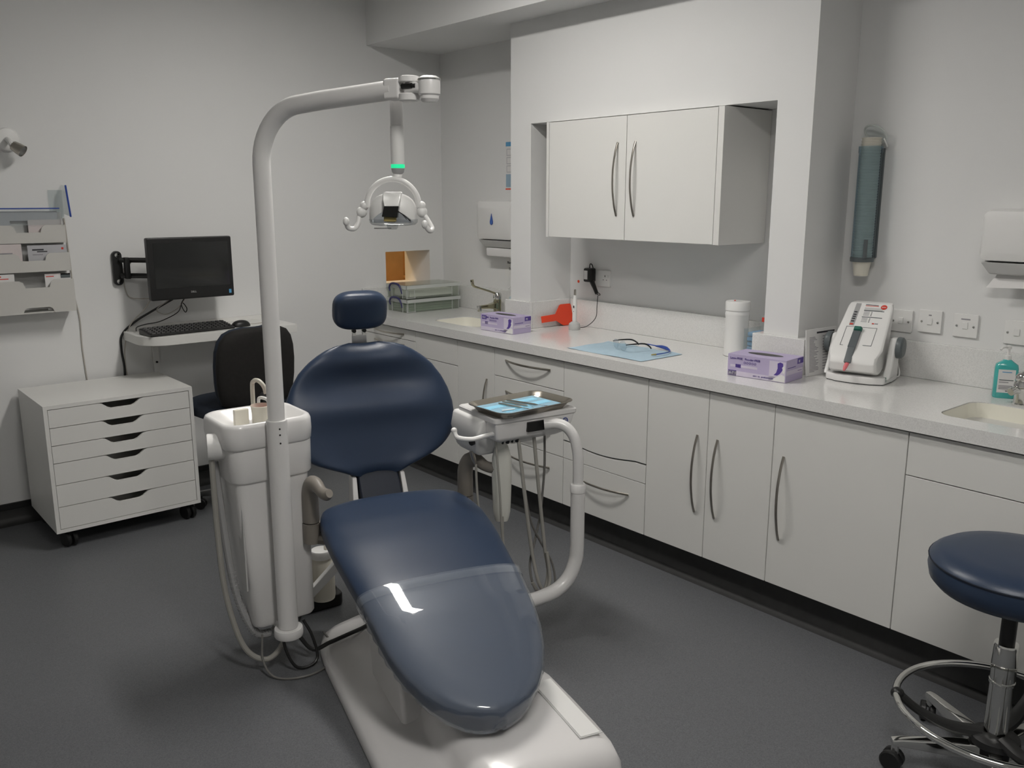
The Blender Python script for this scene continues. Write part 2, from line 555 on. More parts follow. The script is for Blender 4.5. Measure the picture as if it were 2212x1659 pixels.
# from the far corner towards the camera
c = cabinet('drawer_cabinet', 4.173, 4.74, 'white drawer cabinet in the far corner with shallow upper drawers')
d = front(c, 'drawer', 4.173, 4.74, .782, CT); bow_h(d, 4.29, 4.62, .812)
d = front(c, 'drawer', 4.173, 4.74, .70, .782); bow_h(d, 4.29, 4.62, .748)
d = front(c, 'drawer', 4.173, 4.74, .42, .70); bow_h(d, 4.29, 4.62, .60)
d = front(c, 'drawer', 4.173, 4.74, CB, .42); bow_h(d, 4.29, 4.62, .32)
c = cabinet('sink_cabinet', 3.767, 4.173, 'white sink cabinet with plain panel above a door, behind the chair back')
front(c, 'panel', 3.767, 4.173, .70, CT)
d = front(c, 'door', 3.767, 4.173, CB, .70); bow_v(d, 4.12, .32, .65)
c = cabinet('base_cabinet', 3.448, 3.767, 'narrow white cabinet with one tall door behind the instrument head')
d = front(c, 'door', 3.448, 3.767, CB, CT); bow_v(d, 3.51, .34, .67)
c = cabinet('drawer_cabinet', 2.926, 3.448, 'white four-drawer cabinet behind the hanging instrument hoses')
for z0, z1, hz in ((.70, CT, .79), (.54, .70, .63), (.375, .54, .475), (CB, .375, .30)):
    d = front(c, 'drawer', 2.926, 3.448, z0, z1); bow_h(d, 3.02, 3.355, hz)
# cabinet with scooped flap
c = cabinet('bin_cabinet', 2.404, 2.926, 'white cabinet with tall flap, curved finger scoop and a lower drawer')
g = .0016
y0, y1 = 2.404 + g, 2.926 - g
def scoop(y):
    # height of the joint between flap and rail; dips in the middle as a finger pull
    u = (y - 2.404) / .522
    return .462 - (.020 * math.sin(math.pi * min(1, (u - .13) / .80)) if .13 < u < .93 else 0)
ys = [y1 - (y1 - y0) * k / 24 for k in range(25)]
lo = [(y, scoop(y) + .004) for y in ys]
MB().prism([(y0, CT - g), (y1, CT - g)] + lo, (FX, 0, 0), (0, 1, 0), (0, 0, 1), .018).build('flap', M['cab'], c, True)
MB().prism([(y1, .375 + g), (y0, .375 + g)] + [(y, scoop(y) - .004) for y in reversed(ys)], (FX, 0, 0), (0, 1, 0), (0, 0, 1), .018).build('rail', M['cab'], c, True)
MB().box(FX + .012, y0, .43, FX + .0192, y1, .475).build('scoop_shade_strip', M['slate'], c, False)  # dark strip that paints the shade inside the scoop gap
d = front(c, 'drawer', 2.404, 2.926, CB, .375); bow_h(d, 2.50, 2.835, .30)
c = cabinet('base_cabinet', 1.784, 2.404, 'white double-door cabinet with two facing bowed handles under the gloves')
d = front(c, 'door', 2.085, 2.404, CB, CT); bow_v(d, 2.135, .325, .655)
d = front(c, 'door', 1.784, 2.085, CB, CT); bow_v(d, 2.035, .325, .655)
c = cabinet('base_cabinet', 1.279, 1.784, 'white single-door cabinet with one bowed handle on its left edge, below the capsule mixer')
d = front(c, 'door', 1.279, 1.784, CB, CT); bow_v(d, 1.735, .325, .655)
c = cabinet('sink_cabinet', .68, 1.279, 'white cabinet with plain upper panel behind the blue stool')
front(c, 'panel', .68, 1.279, .698, CT)
d = front(c, 'door', .68, 1.279, CB, .698); bow_v(d, .73, .325, .655)
c = cabinet('base_cabinet', .08, .68, 'white cabinet at the near end of the worktop beyond the frame')
d = front(c, 'door', .08, .68, CB, CT); bow_v(d, .63, .325, .655)

# worktop with two sink cut-outs
TZ, TB, TX = .90, .852, 2.772
wt = thing('worktop', 'long white speckled worktop with upstand running along the right wall', 'worktop', (3.1, 2.4, TB))
SINKS = [(3.03, .99, .30, .50), (3.035, 3.97, .26, .40)]     # cx, cy, dx, dy
def slab(parent):
    mb = MB()
    ycuts = [WY - .0005, 4.22, 3.72, 1.27, .71, -.05]
    for a, b in ((0, 1), (2, 3), (4, 5)):
        mb.box(TX, ycuts[b], TB, WX - .0005, ycuts[a], TZ)
    for (cx, cy, dx, dy), (yb, ya) in zip(SINKS, ((.71, 1.27), (3.72, 4.22))):
        inner = rrect(dx, dy, .055, 6, cx, cy)
        outer = []
        for (px, py) in inner:     # push to the slab rectangle along rays
            ux, uy = px - cx, py - cy
            ks = []
            if ux > 1e-6: ks.append((WX - .0005 - cx) / ux)
            if ux < -1e-6: ks.append((TX - cx) / ux)
            if uy > 1e-6: ks.append((ya - cy) / uy)
            if uy < -1e-6: ks.append((yb - cy) / uy)
            k = min(ks)
            outer.append((cx + ux * k, cy + uy * k))
        for corner in ((WX - .0005, ya), (TX, ya), (TX, yb), (WX - .0005, yb)):
            i = min(range(len(outer)), key=lambda i: (outer[i][0] - corner[0]) ** 2 + (outer[i][1] - corner[1]) ** 2)
            outer[i] = corner
        for z in (TZ, TB):
            mb.loft([[Vector((*p, z)) for p in inner], [Vector((*p, z)) for p in outer]], False, False)
        mb.loft([[Vector((*p, TZ)) for p in inner], [Vector((*p, TB)) for p in inner]], False, False)
        mb.loft([[Vector((*p, TZ)) for p in outer], [Vector((*p, TB)) for p in outer]], False, False)
    return mb.build('slab', M['top'], parent, True, angle=25)
slab(wt)
UZ = 1.045
def ups(*b):
    return BX('upstand', b, M['top'], wt, .003)
ups(2.80, WY - .021, TZ, WX - .001, WY - .001, UZ)
ups(WX - .021, 3.745, TZ, WX - .001, WY - .0215, UZ)
ups(BRX, 3.7205, TZ, WX - .0215, 3.745, UZ)
ups(BRX - .022, NY1 - .022, TZ, BRX - .0005, 3.745, UZ)
ups(BRX, NY1 - .022, TZ, WX - .0215, NY1 - .0005, UZ)
ups(WX - .021, NY0 + .0405, TZ, WX - .001, NY1 - .0225, UZ)
ups(BRX, NY0 + .0005, TZ, WX - .0215, NY0 + .04, UZ)
ups(BRX - .022, 1.876, TZ, BRX - .0005, NY0 + .04, UZ)
ups(BRX, 1.876, TZ, WX - .0215, 1.9195, UZ)
ups(WX - .021, -.05, TZ, WX - .001, 1.8755, UZ)

def sink(cx, cy, dx, dy, label):
    t = thing('sink', label, 'sink', (cx, cy, .70))
    loops = []
    for k, z, r in ((.994, TZ - .003, .055), (.990, TZ - .012, .055), (.982, TB - .03, .055), (.95, .76, .06), (.90, .73, .06), (.6, .722, .05), (.1, .718, .004)):
        loops.append([Vector((*p, z)) for p in rrect(dx * k, dy * k, r, 6, cx, cy)])
    MB().loft(loops, False, True).build('basin', M['sink'], t, True, angle=60)
    MB().lathe([(.028, .719), (.028, .7225), (.012, .7225), (.010, .7195)], (cx, cy, 0)).build('drain', M['chrome'], t)
sink(*SINKS[0], 'cream undermounted sink at the near end of the worktop')
sink(*SINKS[1], 'cream undermounted sink in the far recess near the storage boxes')

# wall cabinet in the niche
wc = thing('wall_cabinet', 'white two-door wall cabinet hung in the niche above the worktop', 'cabinet', (3.25, 2.84, 1.40))
CX = 3.092
BX('body', (CX + .019, 2.335, 1.403, WX - .002, 3.372, 1.968), M['carc'], wc, .001)
BX('side_panel', (CX - .002, 2.303, 1.400, WX - .002, 2.333, 1.970), M['cab'], wc, .0015)
BX('side_panel', (CX - .002, 3.374, 1.400, WX - .002, 3.392, 1.970), M['cab'], wc, .0015)
d = BX('door', (CX, 2.8475, 1.402, CX + .018, 3.372, 1.968), M['cab'], wc, .0016); bow_v(d, 2.90, 1.515, 1.85, CX)
d = BX('door', (CX, 2.3365, 1.402, CX + .018, 2.8445, 1.968), M['cab'], wc, .0016); bow_v(d, 2.79, 1.515, 1.85, CX)
# ------------------------------------------------------------------ dental chair
TH = math.radians(15.5)
CS = Vector((math.cos(TH), -math.sin(TH), 0))     # chair's side axis (towards the worktop)
CTV = Vector((-math.sin(TH), -math.cos(TH), 0))   # towards the feet
CP = Vector((1.46, 2.05, 0))
def W(u, v, z):
    return CP + CS * u + CTV * v + Vector((0, 0, z))

dc = thing('dental_chair', 'navy vinyl dental chair on a white floor base, facing the camera', 'dental chair', W(0, 0, 0))

# floor base: loft of cross sections along v
def sect(v, k, zr, hl):
    """k: width scale, zr: height of the raised housing, hl: low deck height"""
    pts = [(-.300, 0), (-.300, hl * .55), (-.288, hl * .85), (-.262, hl), (-.185, hl + .014), (-.150, hl + .020), (-.132, hl + .026),
           (-.118, (hl + zr) / 2 + .01), (-.098, zr - .012), (-.070, zr), (.06, zr + .004), (.20, zr + .001), (.245, zr - .003), (.285, zr - .012), (.302, zr * .7),
           (.306, zr * .35), (.306, 0)]
    return [W(u * k, v, z) for u, z in pts]
stations = [(-.66, .45, .045, .038), (-.64, .72, .05, .04), (-.60, .87, .052, .042), (-.52, .97, .055, .044), (-.40, 1.0, .058, .046), (-.15, 1.0, .062, .048),
            (-.05, 1.0, .085, .050), (.05, 1.0, .125, .052), (.15, 1.0, .145, .053), (.30, 1.0, .150, .054), (.44, 1.0, .150, .054), (.53, .99, .148, .053),
            (.565, .975, .135, .050), (.585, .95, .10, .042), (.592, .93, .05, .03)]
loops = [sect(*s_) for s_ in stations]
MB().loft(loops).build('floor_base', M['cover'], dc, True, angle=50)
# maintenance strip on the right side of the base
MB().prism([(.205, .20), (.265, .20), (.265, .50), (.205, .50)], W(0, 0, .1505), CS, CTV, -.0025).build('access_panel', M['white2'], dc, True, .001)
MB().prism([(.199, .19), (.204, .19), (.204, .5065), (.199, .5065)], W(0, 0, .1515), CS, CTV, -.0015).build('panel_joint', M['lightgrey'], dc, False)
MB().prism([(.204, .502), (.27, .502), (.27, .5065), (.204, .5065)], W(0, 0, .1515), CS, CTV, -.0015).build('panel_joint', M['lightgrey'], dc, False)
# lift housing and parallel arm
MB().loft([[W(u, v, z) for u, v, z in ((-.185, .13, .05), (.15, .13, .05), (.15, -.22, .05), (-.185, -.22, .05))],
           [W(u, v, z) for u, v, z in ((-.18, .09, .14), (.15, .09, .14), (.15, -.26, .14), (-.18, -.26, .14))],
           [W(u, v, z) for u, v, z in ((-.17, -.04, .31), (.14, -.04, .31), (.14, -.40, .31), (-.17, -.40, .31))],
           [W(u, v, z) for u, v, z in ((-.15, -.16, .42), (.13, -.16, .42), (.13, -.48, .42), (-.15, -.48, .42))]]).build('lift_housing', M['cover'], dc, True, .015, 3)
MB().loft([[W(u, v, z) for u, v, z in ((-.2, -.52, .41), (.2, -.52, .41), (.2, .02, .33), (-.2, .02, .33))],
           [W(u, v, z) for u, v, z in ((-.2, -.52, .468), (.2, -.52, .468), (.2, .02, .37), (-.2, .02, .37))]]).build('seat_frame', M['midgrey'], dc, True, .004)

# seat and leg cushion
PV = [-.62, -.53, -.37, -.25, -.135, -.02, .09, .217, .32, .40, .44, .50]
PZ = [.545, .550, .536, .511, .481, .452, .412, .353, .304, .266, .248, .22]
HV = [-.60, -.585, -.55, -.48, -.38, -.25, -.10, .02, .12, .20, .27, .33, .38, .41, .43, .442]
HH = [.16, .22, .258, .278, .287, .284, .270, .258, .248, .235, .212, .180, .138, .098, .055, .012]
def cushion_loops(grow=0.0, v0=-.60, v1=.442, n=46, thick=.085, seg=64, ex=.47, wrinkle=None, topbias=.5):
    loops = []
    for i in range(n + 1):
        q = i / n
        q = 0.5 - 0.5 * math.cos(math.pi * q) if v0 < -.5 else 1 - (1 - q) ** 1.7
        v = v0 + (v1 - v0) * q
        hw = interp(v, HV, HH) + grow
        zt = interp(v, PV, PZ)
        dv = .02
        slope = (interp(v + dv, PV, PZ) - interp(v - dv, PV, PZ)) / (2 * dv)
        nrm = Vector((0, -slope, 1)).normalized()       # in (u, v, z)
        end = min(1, max(0, (v - v0) / .05)) if v0 < -.5 else 1
        end2 = min(1, max(0, (.447 - v) / .035))
        th_ = thick * math.sqrt(max(.02, min(end * (2 - end), end2 * (2 - end2)))) + grow * 2
        crown = .012
        lp = []
        for k in range(seg):
            a = 2 * math.pi * k / seg
            ca, sa = math.cos(a), math.sin(a)
            cu = math.copysign(abs(ca) ** ex, ca)
            cs_ = math.copysign(abs(sa) ** ex, sa)
            off = -thick / 2 + cs_ * th_ / 2 + (crown * (1 - cu * cu) if sa > 0 else 0) - crown
            off += grow * .2
            if wrinkle:
                du, dz_ = wrinkle(v, a, cu, sa)
                cu2 = cu * (hw + du)
                off += dz_
            else:
                cu2 = cu * hw
            lp.append(W(cu2, v - slope * off * 0 + nrm.y * off, zt + nrm.z * off))
        loops.append(lp)
    return loops
MB().loft(cushion_loops()).build('seat_cushion', M['blue'], dc, True, angle=70)
# clear vinyl cover over the foot end, puckered along its hem
def wr(v, a, cu, sa):
    side = abs(cu) ** 6
    low = 1 / (1 + math.exp((sa - .05) * 14))         # only below the rolled edge
    q = math.sin(v * 150 + cu * 40) * .6 + math.sin(v * 67 + cu * 23 + 1) * .4
    q2 = math.sin(cu * 46 + v * 30) * .6 + math.sin(cu * 83 + 2) * .4
    tipf = max(0, min(1, (v - .33) / .06))
    return (.005 * q * side * low, (.0015 * q * side + .008 * q2 * tipf) * low)
MB().loft(cushion_loops(.0055, -.02, .4475, 90, .086, 128, .47, wr), False, True).build('foot_cover', M['film'], dc, True, angle=80, label='clear plastic cover over the foot end')
MB().loft(cushion_loops(.0085, -.024, .012, 8, .086, 96, .47), False, False).build('cover_hem', M['filmrim'], dc, True, angle=80)
# hinge block and white brackets below the backrest
MB().loft([[W(u, v, z) for u, v, z in ((-.082, -.62, .43), (.082, -.62, .43), (.082, -.71, .42), (-.082, -.71, .42))],
           [W(u, v, z) for u, v, z in ((-.080, -.690, .53), (.080, -.690, .53), (.080, -.76, .52), (-.080, -.76, .52))],
           [W(u, v, z) for u, v, z in ((-.078, -.738, .60), (.078, -.738, .60), (.078, -.80, .60), (-.078, -.80, .60))]]).build('lumbar_block', M['bluedark'], dc, True, .008, 3)
for sg in (-1, 1):
    MB().loft([[W(sg * u, v, z) for u, v, z in ((.086, -.66, .40), (.110, -.66, .40), (.110, -.74, .38), (.086, -.74, .38))],
               [W(sg * u, v, z) for u, v, z in ((.086, -.69, .50), (.108, -.69, .50), (.108, -.76, .49), (.086, -.76, .49))],
               [W(sg * u, v, z) for u, v, z in ((.084, -.715, .575), (.102, -.715, .575), (.102, -.77, .575), (.084, -.77, .575))]]).build('back_bracket', M['white'], dc, True, .006, 2)
# backrest
BB = Vector((0, -.745, .562)); BT = Vector((0, -.880, 1.055))     # (u, v, z) of lower and upper end
bd = (BT - BB); bl = bd.length; bd.normalize()
bn = Vector((0, -bd.z, bd.y))                                     # towards the sitter
if bn.y < 0:
    bn = -bn
RR = [0, .02, .05, .085, .13, .18, .25, .33, .42, .50, .60, .70, .80, .87, .92, .955, .98, 1.0]
RH = [.055, .095, .130, .178, .232, .272, .306, .323, .329, .327, .315, .293, .259, .222, .185, .152, .115, .06]
loops = []
NR = 44
for i in range(NR + 1):
    r = 0.5 - 0.5 * math.cos(math.pi * i / NR)
    hw = interp(r, RR, RH)
    e0 = min(1, r / .10); e1 = min(1, (1 - r) / .09)
    th_ = .085 * math.sqrt(max(.03, min(e0 * (2 - e0), e1 * (2 - e1))))
    lum = .014 * math.exp(-((r - .50) / .10) ** 2) - .012 * math.exp(-((r - .70) / .10) ** 2) + .012 * math.exp(-((r - .86) / .07) ** 2)
    lp = []
    for k in range(44):
        a = 2 * math.pi * k / 44
        ca, sa = math.cos(a), math.sin(a)
        cu = math.copysign(abs(ca) ** .5, ca)
        cs_ = math.copysign(abs(sa) ** .62, sa)
        dep = cs_ * th_ / 2
        if sa > 0:
            dep += lum * (1 - cu * cu) ** .8 + .014 * abs(cu) ** 3 * math.sin(math.pi * r) * 0
        wrapf = -.03 * (1 - cu * cu) + .03 * 0
        p = BB + bd * (bl * r) + bn * (dep + wrapf + .02)
        lp.append(W(cu * hw, p.y, p.z))
    loops.append(lp)
MB().loft(loops).build('backrest', M['blue'], dc, True, angle=70)
# headrest and its slide
HC = Vector((0, -.905, 1.178))
mb = MB().ball((0, 0, 0), 1, .105, .042, .074, 36, 20, .62)
hm = Matrix.Translation(W(HC.x, HC.y, HC.z)) @ Matrix(((CS.x, -CTV.x * -1, 0, 0), (CS.y, CTV.y, 0, 0), (0, 0, 1, 0), (0, 0, 0, 1)))
tilt = Matrix.Rotation(math.radians(12), 4, 'X')
mb.v = [W(HC.x + q.x, HC.y - q.y, HC.z + q.z) for q in (tilt @ p for p in mb.v)]
hr = mb.build('headrest', M['blue'], dc, True, angle=70)
for sg in (-1, 1):
    MB().loft([[W(sg * u, v, z) for u, v, z in ((.013, -.925, .98), (.028, -.925, .98), (.028, -.935, .98), (.013, -.935, .98))],
               [W(sg * u, v, z) for u, v, z in ((.013, -.925, 1.12), (.026, -.925, 1.12), (.026, -.935, 1.12), (.013, -.935, 1.12))]]).build('headrest_bar', M['chrome'], dc, True, .002)
    MB().cyl(W(sg * .020, -.923, 1.095), W(sg * .020, -.937, 1.095), .008, 12).build('bar_knuckle', M['black'], dc)
MB().loft([[W(u, v, .98) for u, v in ((-.030, -.924), (.030, -.924), (.030, -.938), (-.030, -.938))],
           [W(u, v, 1.078) for u, v in ((-.028, -.924), (.028, -.924), (.028, -.938), (-.028, -.938))]]).build('headrest_slide', mat('satin_aluminium', (.55, .55, .55), .35, metal=.8, var=(20, .04)), dc, True, .003)
# arm rests: a grey post that curls into a handle
def armrest(u, v, du, zb):
    pts = [W(u, v, zb), W(u, v, zb + .05), W(u, v + .004, zb + .10), W(u + du * .1, v + .022, zb + .137), W(u + du * .35, v + .058, zb + .146),
           W(u + du * .6, v + .095, zb + .132), W(u + du * .85, v + .13, zb + .132), W(u + du, v + .150, zb + .142)]
    rr = [.034, .034, .033, .031, .026, .021, .021, .015]
    MB().tube(pts, rr, 16, smooth=5, flat=((CS.x, CS.y, 0), .85)).build('armrest', M['grey'], dc, True, angle=60)
    MB().tube([W(u, v, zb - .075), W(u, v, zb - .004)], .036, 16, flat=((CS.x, CS.y, 0), .85)).build('armrest_socket', M['grey'], dc, True)
    MB().tube([W(u, v, zb - .06), W(u * .62, v + .06, zb - .07)], .022, 10).build('armrest_stay', M['grey'], dc, True)
armrest(-.300, -.52, .035, .505)
armrest(.305, -.60, .075, .49)

# ------------------------------------------------------------------ foot control on the floor
fc = thing('foot_control', 'black wired foot control on the floor beside the chair base', 'foot control', (1.50, 2.95, 0))
MB().prism(rrect(.17, .12, .03), (1.50, 2.98, .002), (1, -.1, 0), (.1, 1, 0), .05).build('housing', M['black'], fc, True, .008, 2)
MB().prism(rrect(.09, .06, .02), (1.53, 2.985, .052), (1, -.1, 0), (.1, 1, 0), .014).build('pedal', M['rubber'], fc, True, .004, 2)
MB().lathe([(.018, .052), (.018, .062), (.012, .066)], (1.46, 3.0, 0)).build('button', M['midgrey'], fc)
MB().tube([(1.415, 2.955, .02), (1.37, 2.90, .008), (1.32, 2.83, .03)], .006, 8, smooth=5).build('lead', M['black'], fc)

# ------------------------------------------------------------------ cuspidor unit
PX, PY = 1.19, 2.60       # lamp post
cu_ = thing('cuspidor_unit', 'white cuspidor unit with rinse bowl standing left of the dental chair', 'cuspidor', (1.19, 2.75, .12))
def ringp(cx, cy, w, d, r, z, rot=0.0, n=6):
    ca, sa = math.cos(rot), math.sin(rot)
    return [Vector((cx + x * ca - y * sa, cy + x * sa + y * ca, z)) for x, y in rrect(w, d, r, n)]
RO = -.05
UX, UY = 1.198, 2.755
MB().loft([ringp(1.215, UY, .215, .20, .03, .155, RO), ringp(1.215, UY, .225, .21, .03, .165, RO), ringp(1.205, UY, .245, .215, .03, .45, RO), ringp(1.198, UY, .255, .22, .03, .66, RO),
           ringp(1.198, UY, .257, .22, .03, .70, RO)]).build('body', M['white'], cu_, True, angle=40)
MB().loft([ringp(UX, UY, .278, .235, .045, .682, RO), ringp(UX, UY, .285, .243, .045, .69, RO), ringp(UX, UY, .288, .247, .045, .80, RO), ringp(UX, UY, .286, .245, .045, .806, RO)]).build('collar', M['white'], cu_, True, angle=40)
MB().loft([ringp(UX - .004, UY, .290, .248, .045, .795, RO), ringp(UX - .005, UY, .302, .258, .05, .803, RO), ringp(UX - .006, UY, .310, .266, .055, .835, RO), ringp(UX - .006, UY, .308, .264, .055, .868, RO), ringp(UX - .006, UY, .300, .256, .055, .880, RO), ringp(UX - .006, UY, .288, .245, .055, .884, RO),
           ringp(UX - .006, UY, .272, .230, .06, .880, RO), ringp(UX - .006, UY, .24, .20, .07, .852, RO), ringp(UX - .006, UY, .17, .13, .055, .835, RO), ringp(UX - .006, UY, .04, .03, .012, .832, RO)]).build('bowl', M['white'], cu_, True, angle=70)
MB().lathe([(.016, .8325), (.016, .838), (.006, .840)], (1.15, 2.74, 0)).build('strainer', M['chrome'], cu_)
MB().tube([(1.205, 2.81, .83), (1.205, 2.81, .96), (1.208, 2.803, .985), (1.218, 2.785, .988), (1.228, 2.768, .97), (1.232, 2.762, .945)], .0075, 10, smooth=6).build('cup_filler_spout', M['cream'], cu_, True)
MB().tube([(1.235, 2.835, .83), (1.235, 2.835, .90), (1.238, 2.828, .918), (1.252, 2.805, .915), (1.256, 2.797, .90)], .006, 8, smooth=6).build('bowl_rinse_spout', M['white2'], cu_, True)
MB().box(1.115, 2.755, .838, 1.165, 2.775, .905).build('cup_bracket', M['cream'], cu_, True, .004)
MB().tube([(1.075, 2.72, .80), (1.01, 2.745, .80)], .040, 20, flat=((0, 0, 1), 1.1)).build('suction_holder', M['white2'], cu_, True, .004)
MB().box(1.077, 2.66, .30, 1.084, 2.70, .60).build('side_recess', M['lightgrey'], cu_, True, .003)
# support arm to the chair
MB().loft([[W(u, v, z) for u, v, z in ((-.33, -.60, .16), (-.33, -.57, .16), (-.33, -.57, .20), (-.33, -.60, .20))],
           [W(u, v, z) for u, v, z in ((-.16, -.56, .34), (-.16, -.53, .34), (-.16, -.53, .39), (-.16, -.56, .39))]]).build('support_arm', M['white2'], cu_, True, .006, 2)
# water bottle behind the unit
wb = thing('water_bottle', 'white plastic bottle with flat cap between cuspidor unit and chair seat', 'bottle', W(-.245, -.645, .0))
MB().lathe([(.02, .150), (.042, .152), (.045, .165), (.045, .27), (.038, .30), (.030, .312)], W(-.245, -.645, 0)).build('body', M['cream'], wb, True)
MB().lathe([(.037, .312), (.038, .316), (.038, .338), (.036, .342)], W(-.245, -.645, 0)).build('cap', M['white2'], wb, True)
MB().tube([W(-.245, -.645, .20), W(-.36, -.62, .20)], .012, 10).build('hanger', M['white2'], wb, True)
MB().cyl(W(-.228, -.64, .340), W(-.228, -.64, .356), .008, 10).build('nozzle', M['steel'], wb)
# hoses by the floor
h1 = MB().tube([(1.02, 2.74, .78), (1.022, 2.74, .5), (1.028, 2.72, .28), (1.06, 2.68, .10), (1.12, 2.64, .045), (1.18, 2.63, .09), (1.205, 2.66, .17)], .0095, 10, smooth=8).build('suction_hose', M['tube'], cu_, True)
MB().tube([(1.04, 2.77, .74), (1.052, 2.75, .45), (1.07, 2.73, .26), (1.11, 2.70, .13), (1.17, 2.70, .105), (1.21, 2.72, .13)], .0125, 10, smooth=8).build('ribbed_hose', M['midgrey'], cu_, True)
ribs = catmull([(1.052, 2.75, .45), (1.07, 2.73, .26), (1.11, 2.70, .13), (1.17, 2.70, .105)], 12)
rib = MB()
for i in range(6, len(ribs) - 1):
    rib.tube([ribs[i], ribs[i] + (ribs[i + 1] - ribs[i]) * .35], .0142, 10)
rib.build('hose_ribs', M['midgrey'], cu_, True)
MB().tube([(1.18, 2.63, .15), (1.175, 2.60, .08), (1.20, 2.575, .015), (1.25, 2.565, .008), (1.28, 2.575, .03), (1.275, 2.60, .10), (1.26, 2.63, .15)], .0055, 8, smooth=8).build('black_lead', M['black'], cu_, True)
MB().tube([(1.12, 2.66, .13), (1.105, 2.63, .05), (1.12, 2.57, .008), (1.20, 2.515, .006), (1.30, 2.53, .008), (1.36, 2.60, .02), (1.36, 2.68, .05)], .0038, 8, smooth=8).build('thin_lead', M['tubedark'], cu_, True)
MB().tube([(1.24, 2.64, .10), (1.275, 2.60, .045), (1.33, 2.575, .062), (1.40, 2.565, .074), (1.47, 2.575, .074), (1.53, 2.60, .074)], .0075, 8, smooth=8).build('power_lead', M['black'], cu_, True)
# cup
cp = thing('paper_cup', 'cream paper cup of pink mouthwash standing in the cuspidor bowl', 'cup', (1.195, 2.735, .838))
MB().lathe([(.024, .839), (.025, .840), (.033, .912), (.0345, .914), (.033, .916), (.0315, .911), (.024, .845), (.001, .844)], (1.198, 2.735, 0), seg=26, caps=False).build('wall', M['cream'], cp, True, angle=60)
MB().lathe([(.001, .893), (.0298, .893), (.0295, .890), (.001, .889)], (1.198, 2.735, 0), seg=26).build('mouthwash', M['pink'], cp, True)

# ------------------------------------------------------------------ lamp on its post
dl = thing('dental_lamp', 'white operating lamp hanging from a tall curved post beside the chair', 'dental lamp', (PX, PY, .13))
AD = Vector((math.sin(math.radians(22)), -math.cos(math.radians(22)), 0))
base = Vector((PX, PY, 0))
MB().cyl(base + Vector((0, 0, .16)), base + Vector((0, 0, .893)), .0335, 28).build('post_sleeve', M['white'], dl, True, .004)
MB().lathe([(.047, .128), (.049, .132), (.049, .152), (.047, .158), (.034, .160)], (PX, PY, 0)).build('post_foot', M['white'], dl, True)
MB().loft([[Vector(p) for p in ((1.17, 2.61, .13), (1.23, 2.61, .13), (1.23, 2.80, .15), (1.17, 2.80, .15))],
           [Vector(p) for p in ((1.17, 2.61, .165), (1.23, 2.61, .165), (1.23, 2.80, .19), (1.17, 2.80, .19))]]).build('post_bracket', M['white'], dl, True, .005)
for z in (.82, .848, .868):
    d3 = (Vector((-.18, -1, 0))).normalized()
    MB().cyl(base + d3 * .0325 + Vector((0, 0, z)), base + d3 * .0345 + Vector((0, 0, z)), .003, 10).build('screw', M['black'], dl)
R_ = .17
zt = 1.868
pts = [base + Vector((0, 0, .88)), base + Vector((0, 0, 1.3)), base + Vector((0, 0, zt - R_))]
for k in range(1, 12):
    a = math.pi / 2 * k / 12 * (.97)
    pts.append(base + AD * (R_ * (1 - math.cos(a))) + Vector((0, 0, zt - R_ + R_ * math.sin(a))))
end = base + AD * .50 + Vector((0, 0, zt + .022))
pts += [base + AD * .25 + Vector((0, 0, zt + .007)), end]
MB().tube(pts, [.0272] * (len(pts) - 1) + [.0265], 26).build('post', M['white'], dl, True, angle=60)
# knuckle joint at the end of the arm
up = Vector((0, 0, 1))
sd = AD.cross(up)
def kb(o_, w, d_, h):      # box around o_ aligned with the arm
    m_ = Matrix(((AD.x, sd.x, 0, o_.x), (AD.y, sd.y, 0, o_.y), (0, 0, 1, o_.z), (0, 0, 0, 1)))
    return MB().box(-w / 2, -d_ / 2, -h / 2, w / 2, d_ / 2, h / 2).xf(m_)
K0 = end + AD * .03
kb(end + AD * .005, .055, .05, .056).build('arm_end', M['white'], dl, True, .008, 3)
MB().lathe([(.020, -.034), (.029, -.031), (.030, -.016), (.028, -.013)], K0 + AD * .02).build('lower_jaw', M['white'], dl, True)
MB().lathe([(.028, .015), (.030, .018), (.029, .031), (.022, .033)], K0 + AD * .02).build('upper_jaw', M['white'], dl, True)
MB().tube([K0 + AD * .012 + sd * .0215 + up * .004, K0 + AD * .045 + sd * .0218 + up * .004], .0075, 10).build('pivot_slot', M['blackgloss'], dl, True)
K1 = K0 + AD * .085
link = [K0 + AD * .0, K1]
kb(K0 + AD * .055, .085, .046, .030).build('knuckle_link', M['white'], dl, True, .010, 3)
MB().lathe([(.026, -.022), (.030, -.018), (.030, .018), (.028, .024), (.020, .029), (.004, .031)], K1).build('pivot_cap', M['white'], dl, True)
MB().lathe([(.004, -.040), (.02, -.038), (.026, -.030), (.026, -.022)], K1).build('pivot_base', M['white'], dl, True)
MB().lathe([(.0315, .0185), (.0325, .020), (.0315, .0215)], K1).build('pivot_ring', M['chrome'], dl, True)
MB().tube([K1 + AD * -.050 + sd * .0205 + up * .004, K1 + AD * -.030 + sd * .0215 + up * .004], .006, 8).build('locking_slot', M['black'], dl)
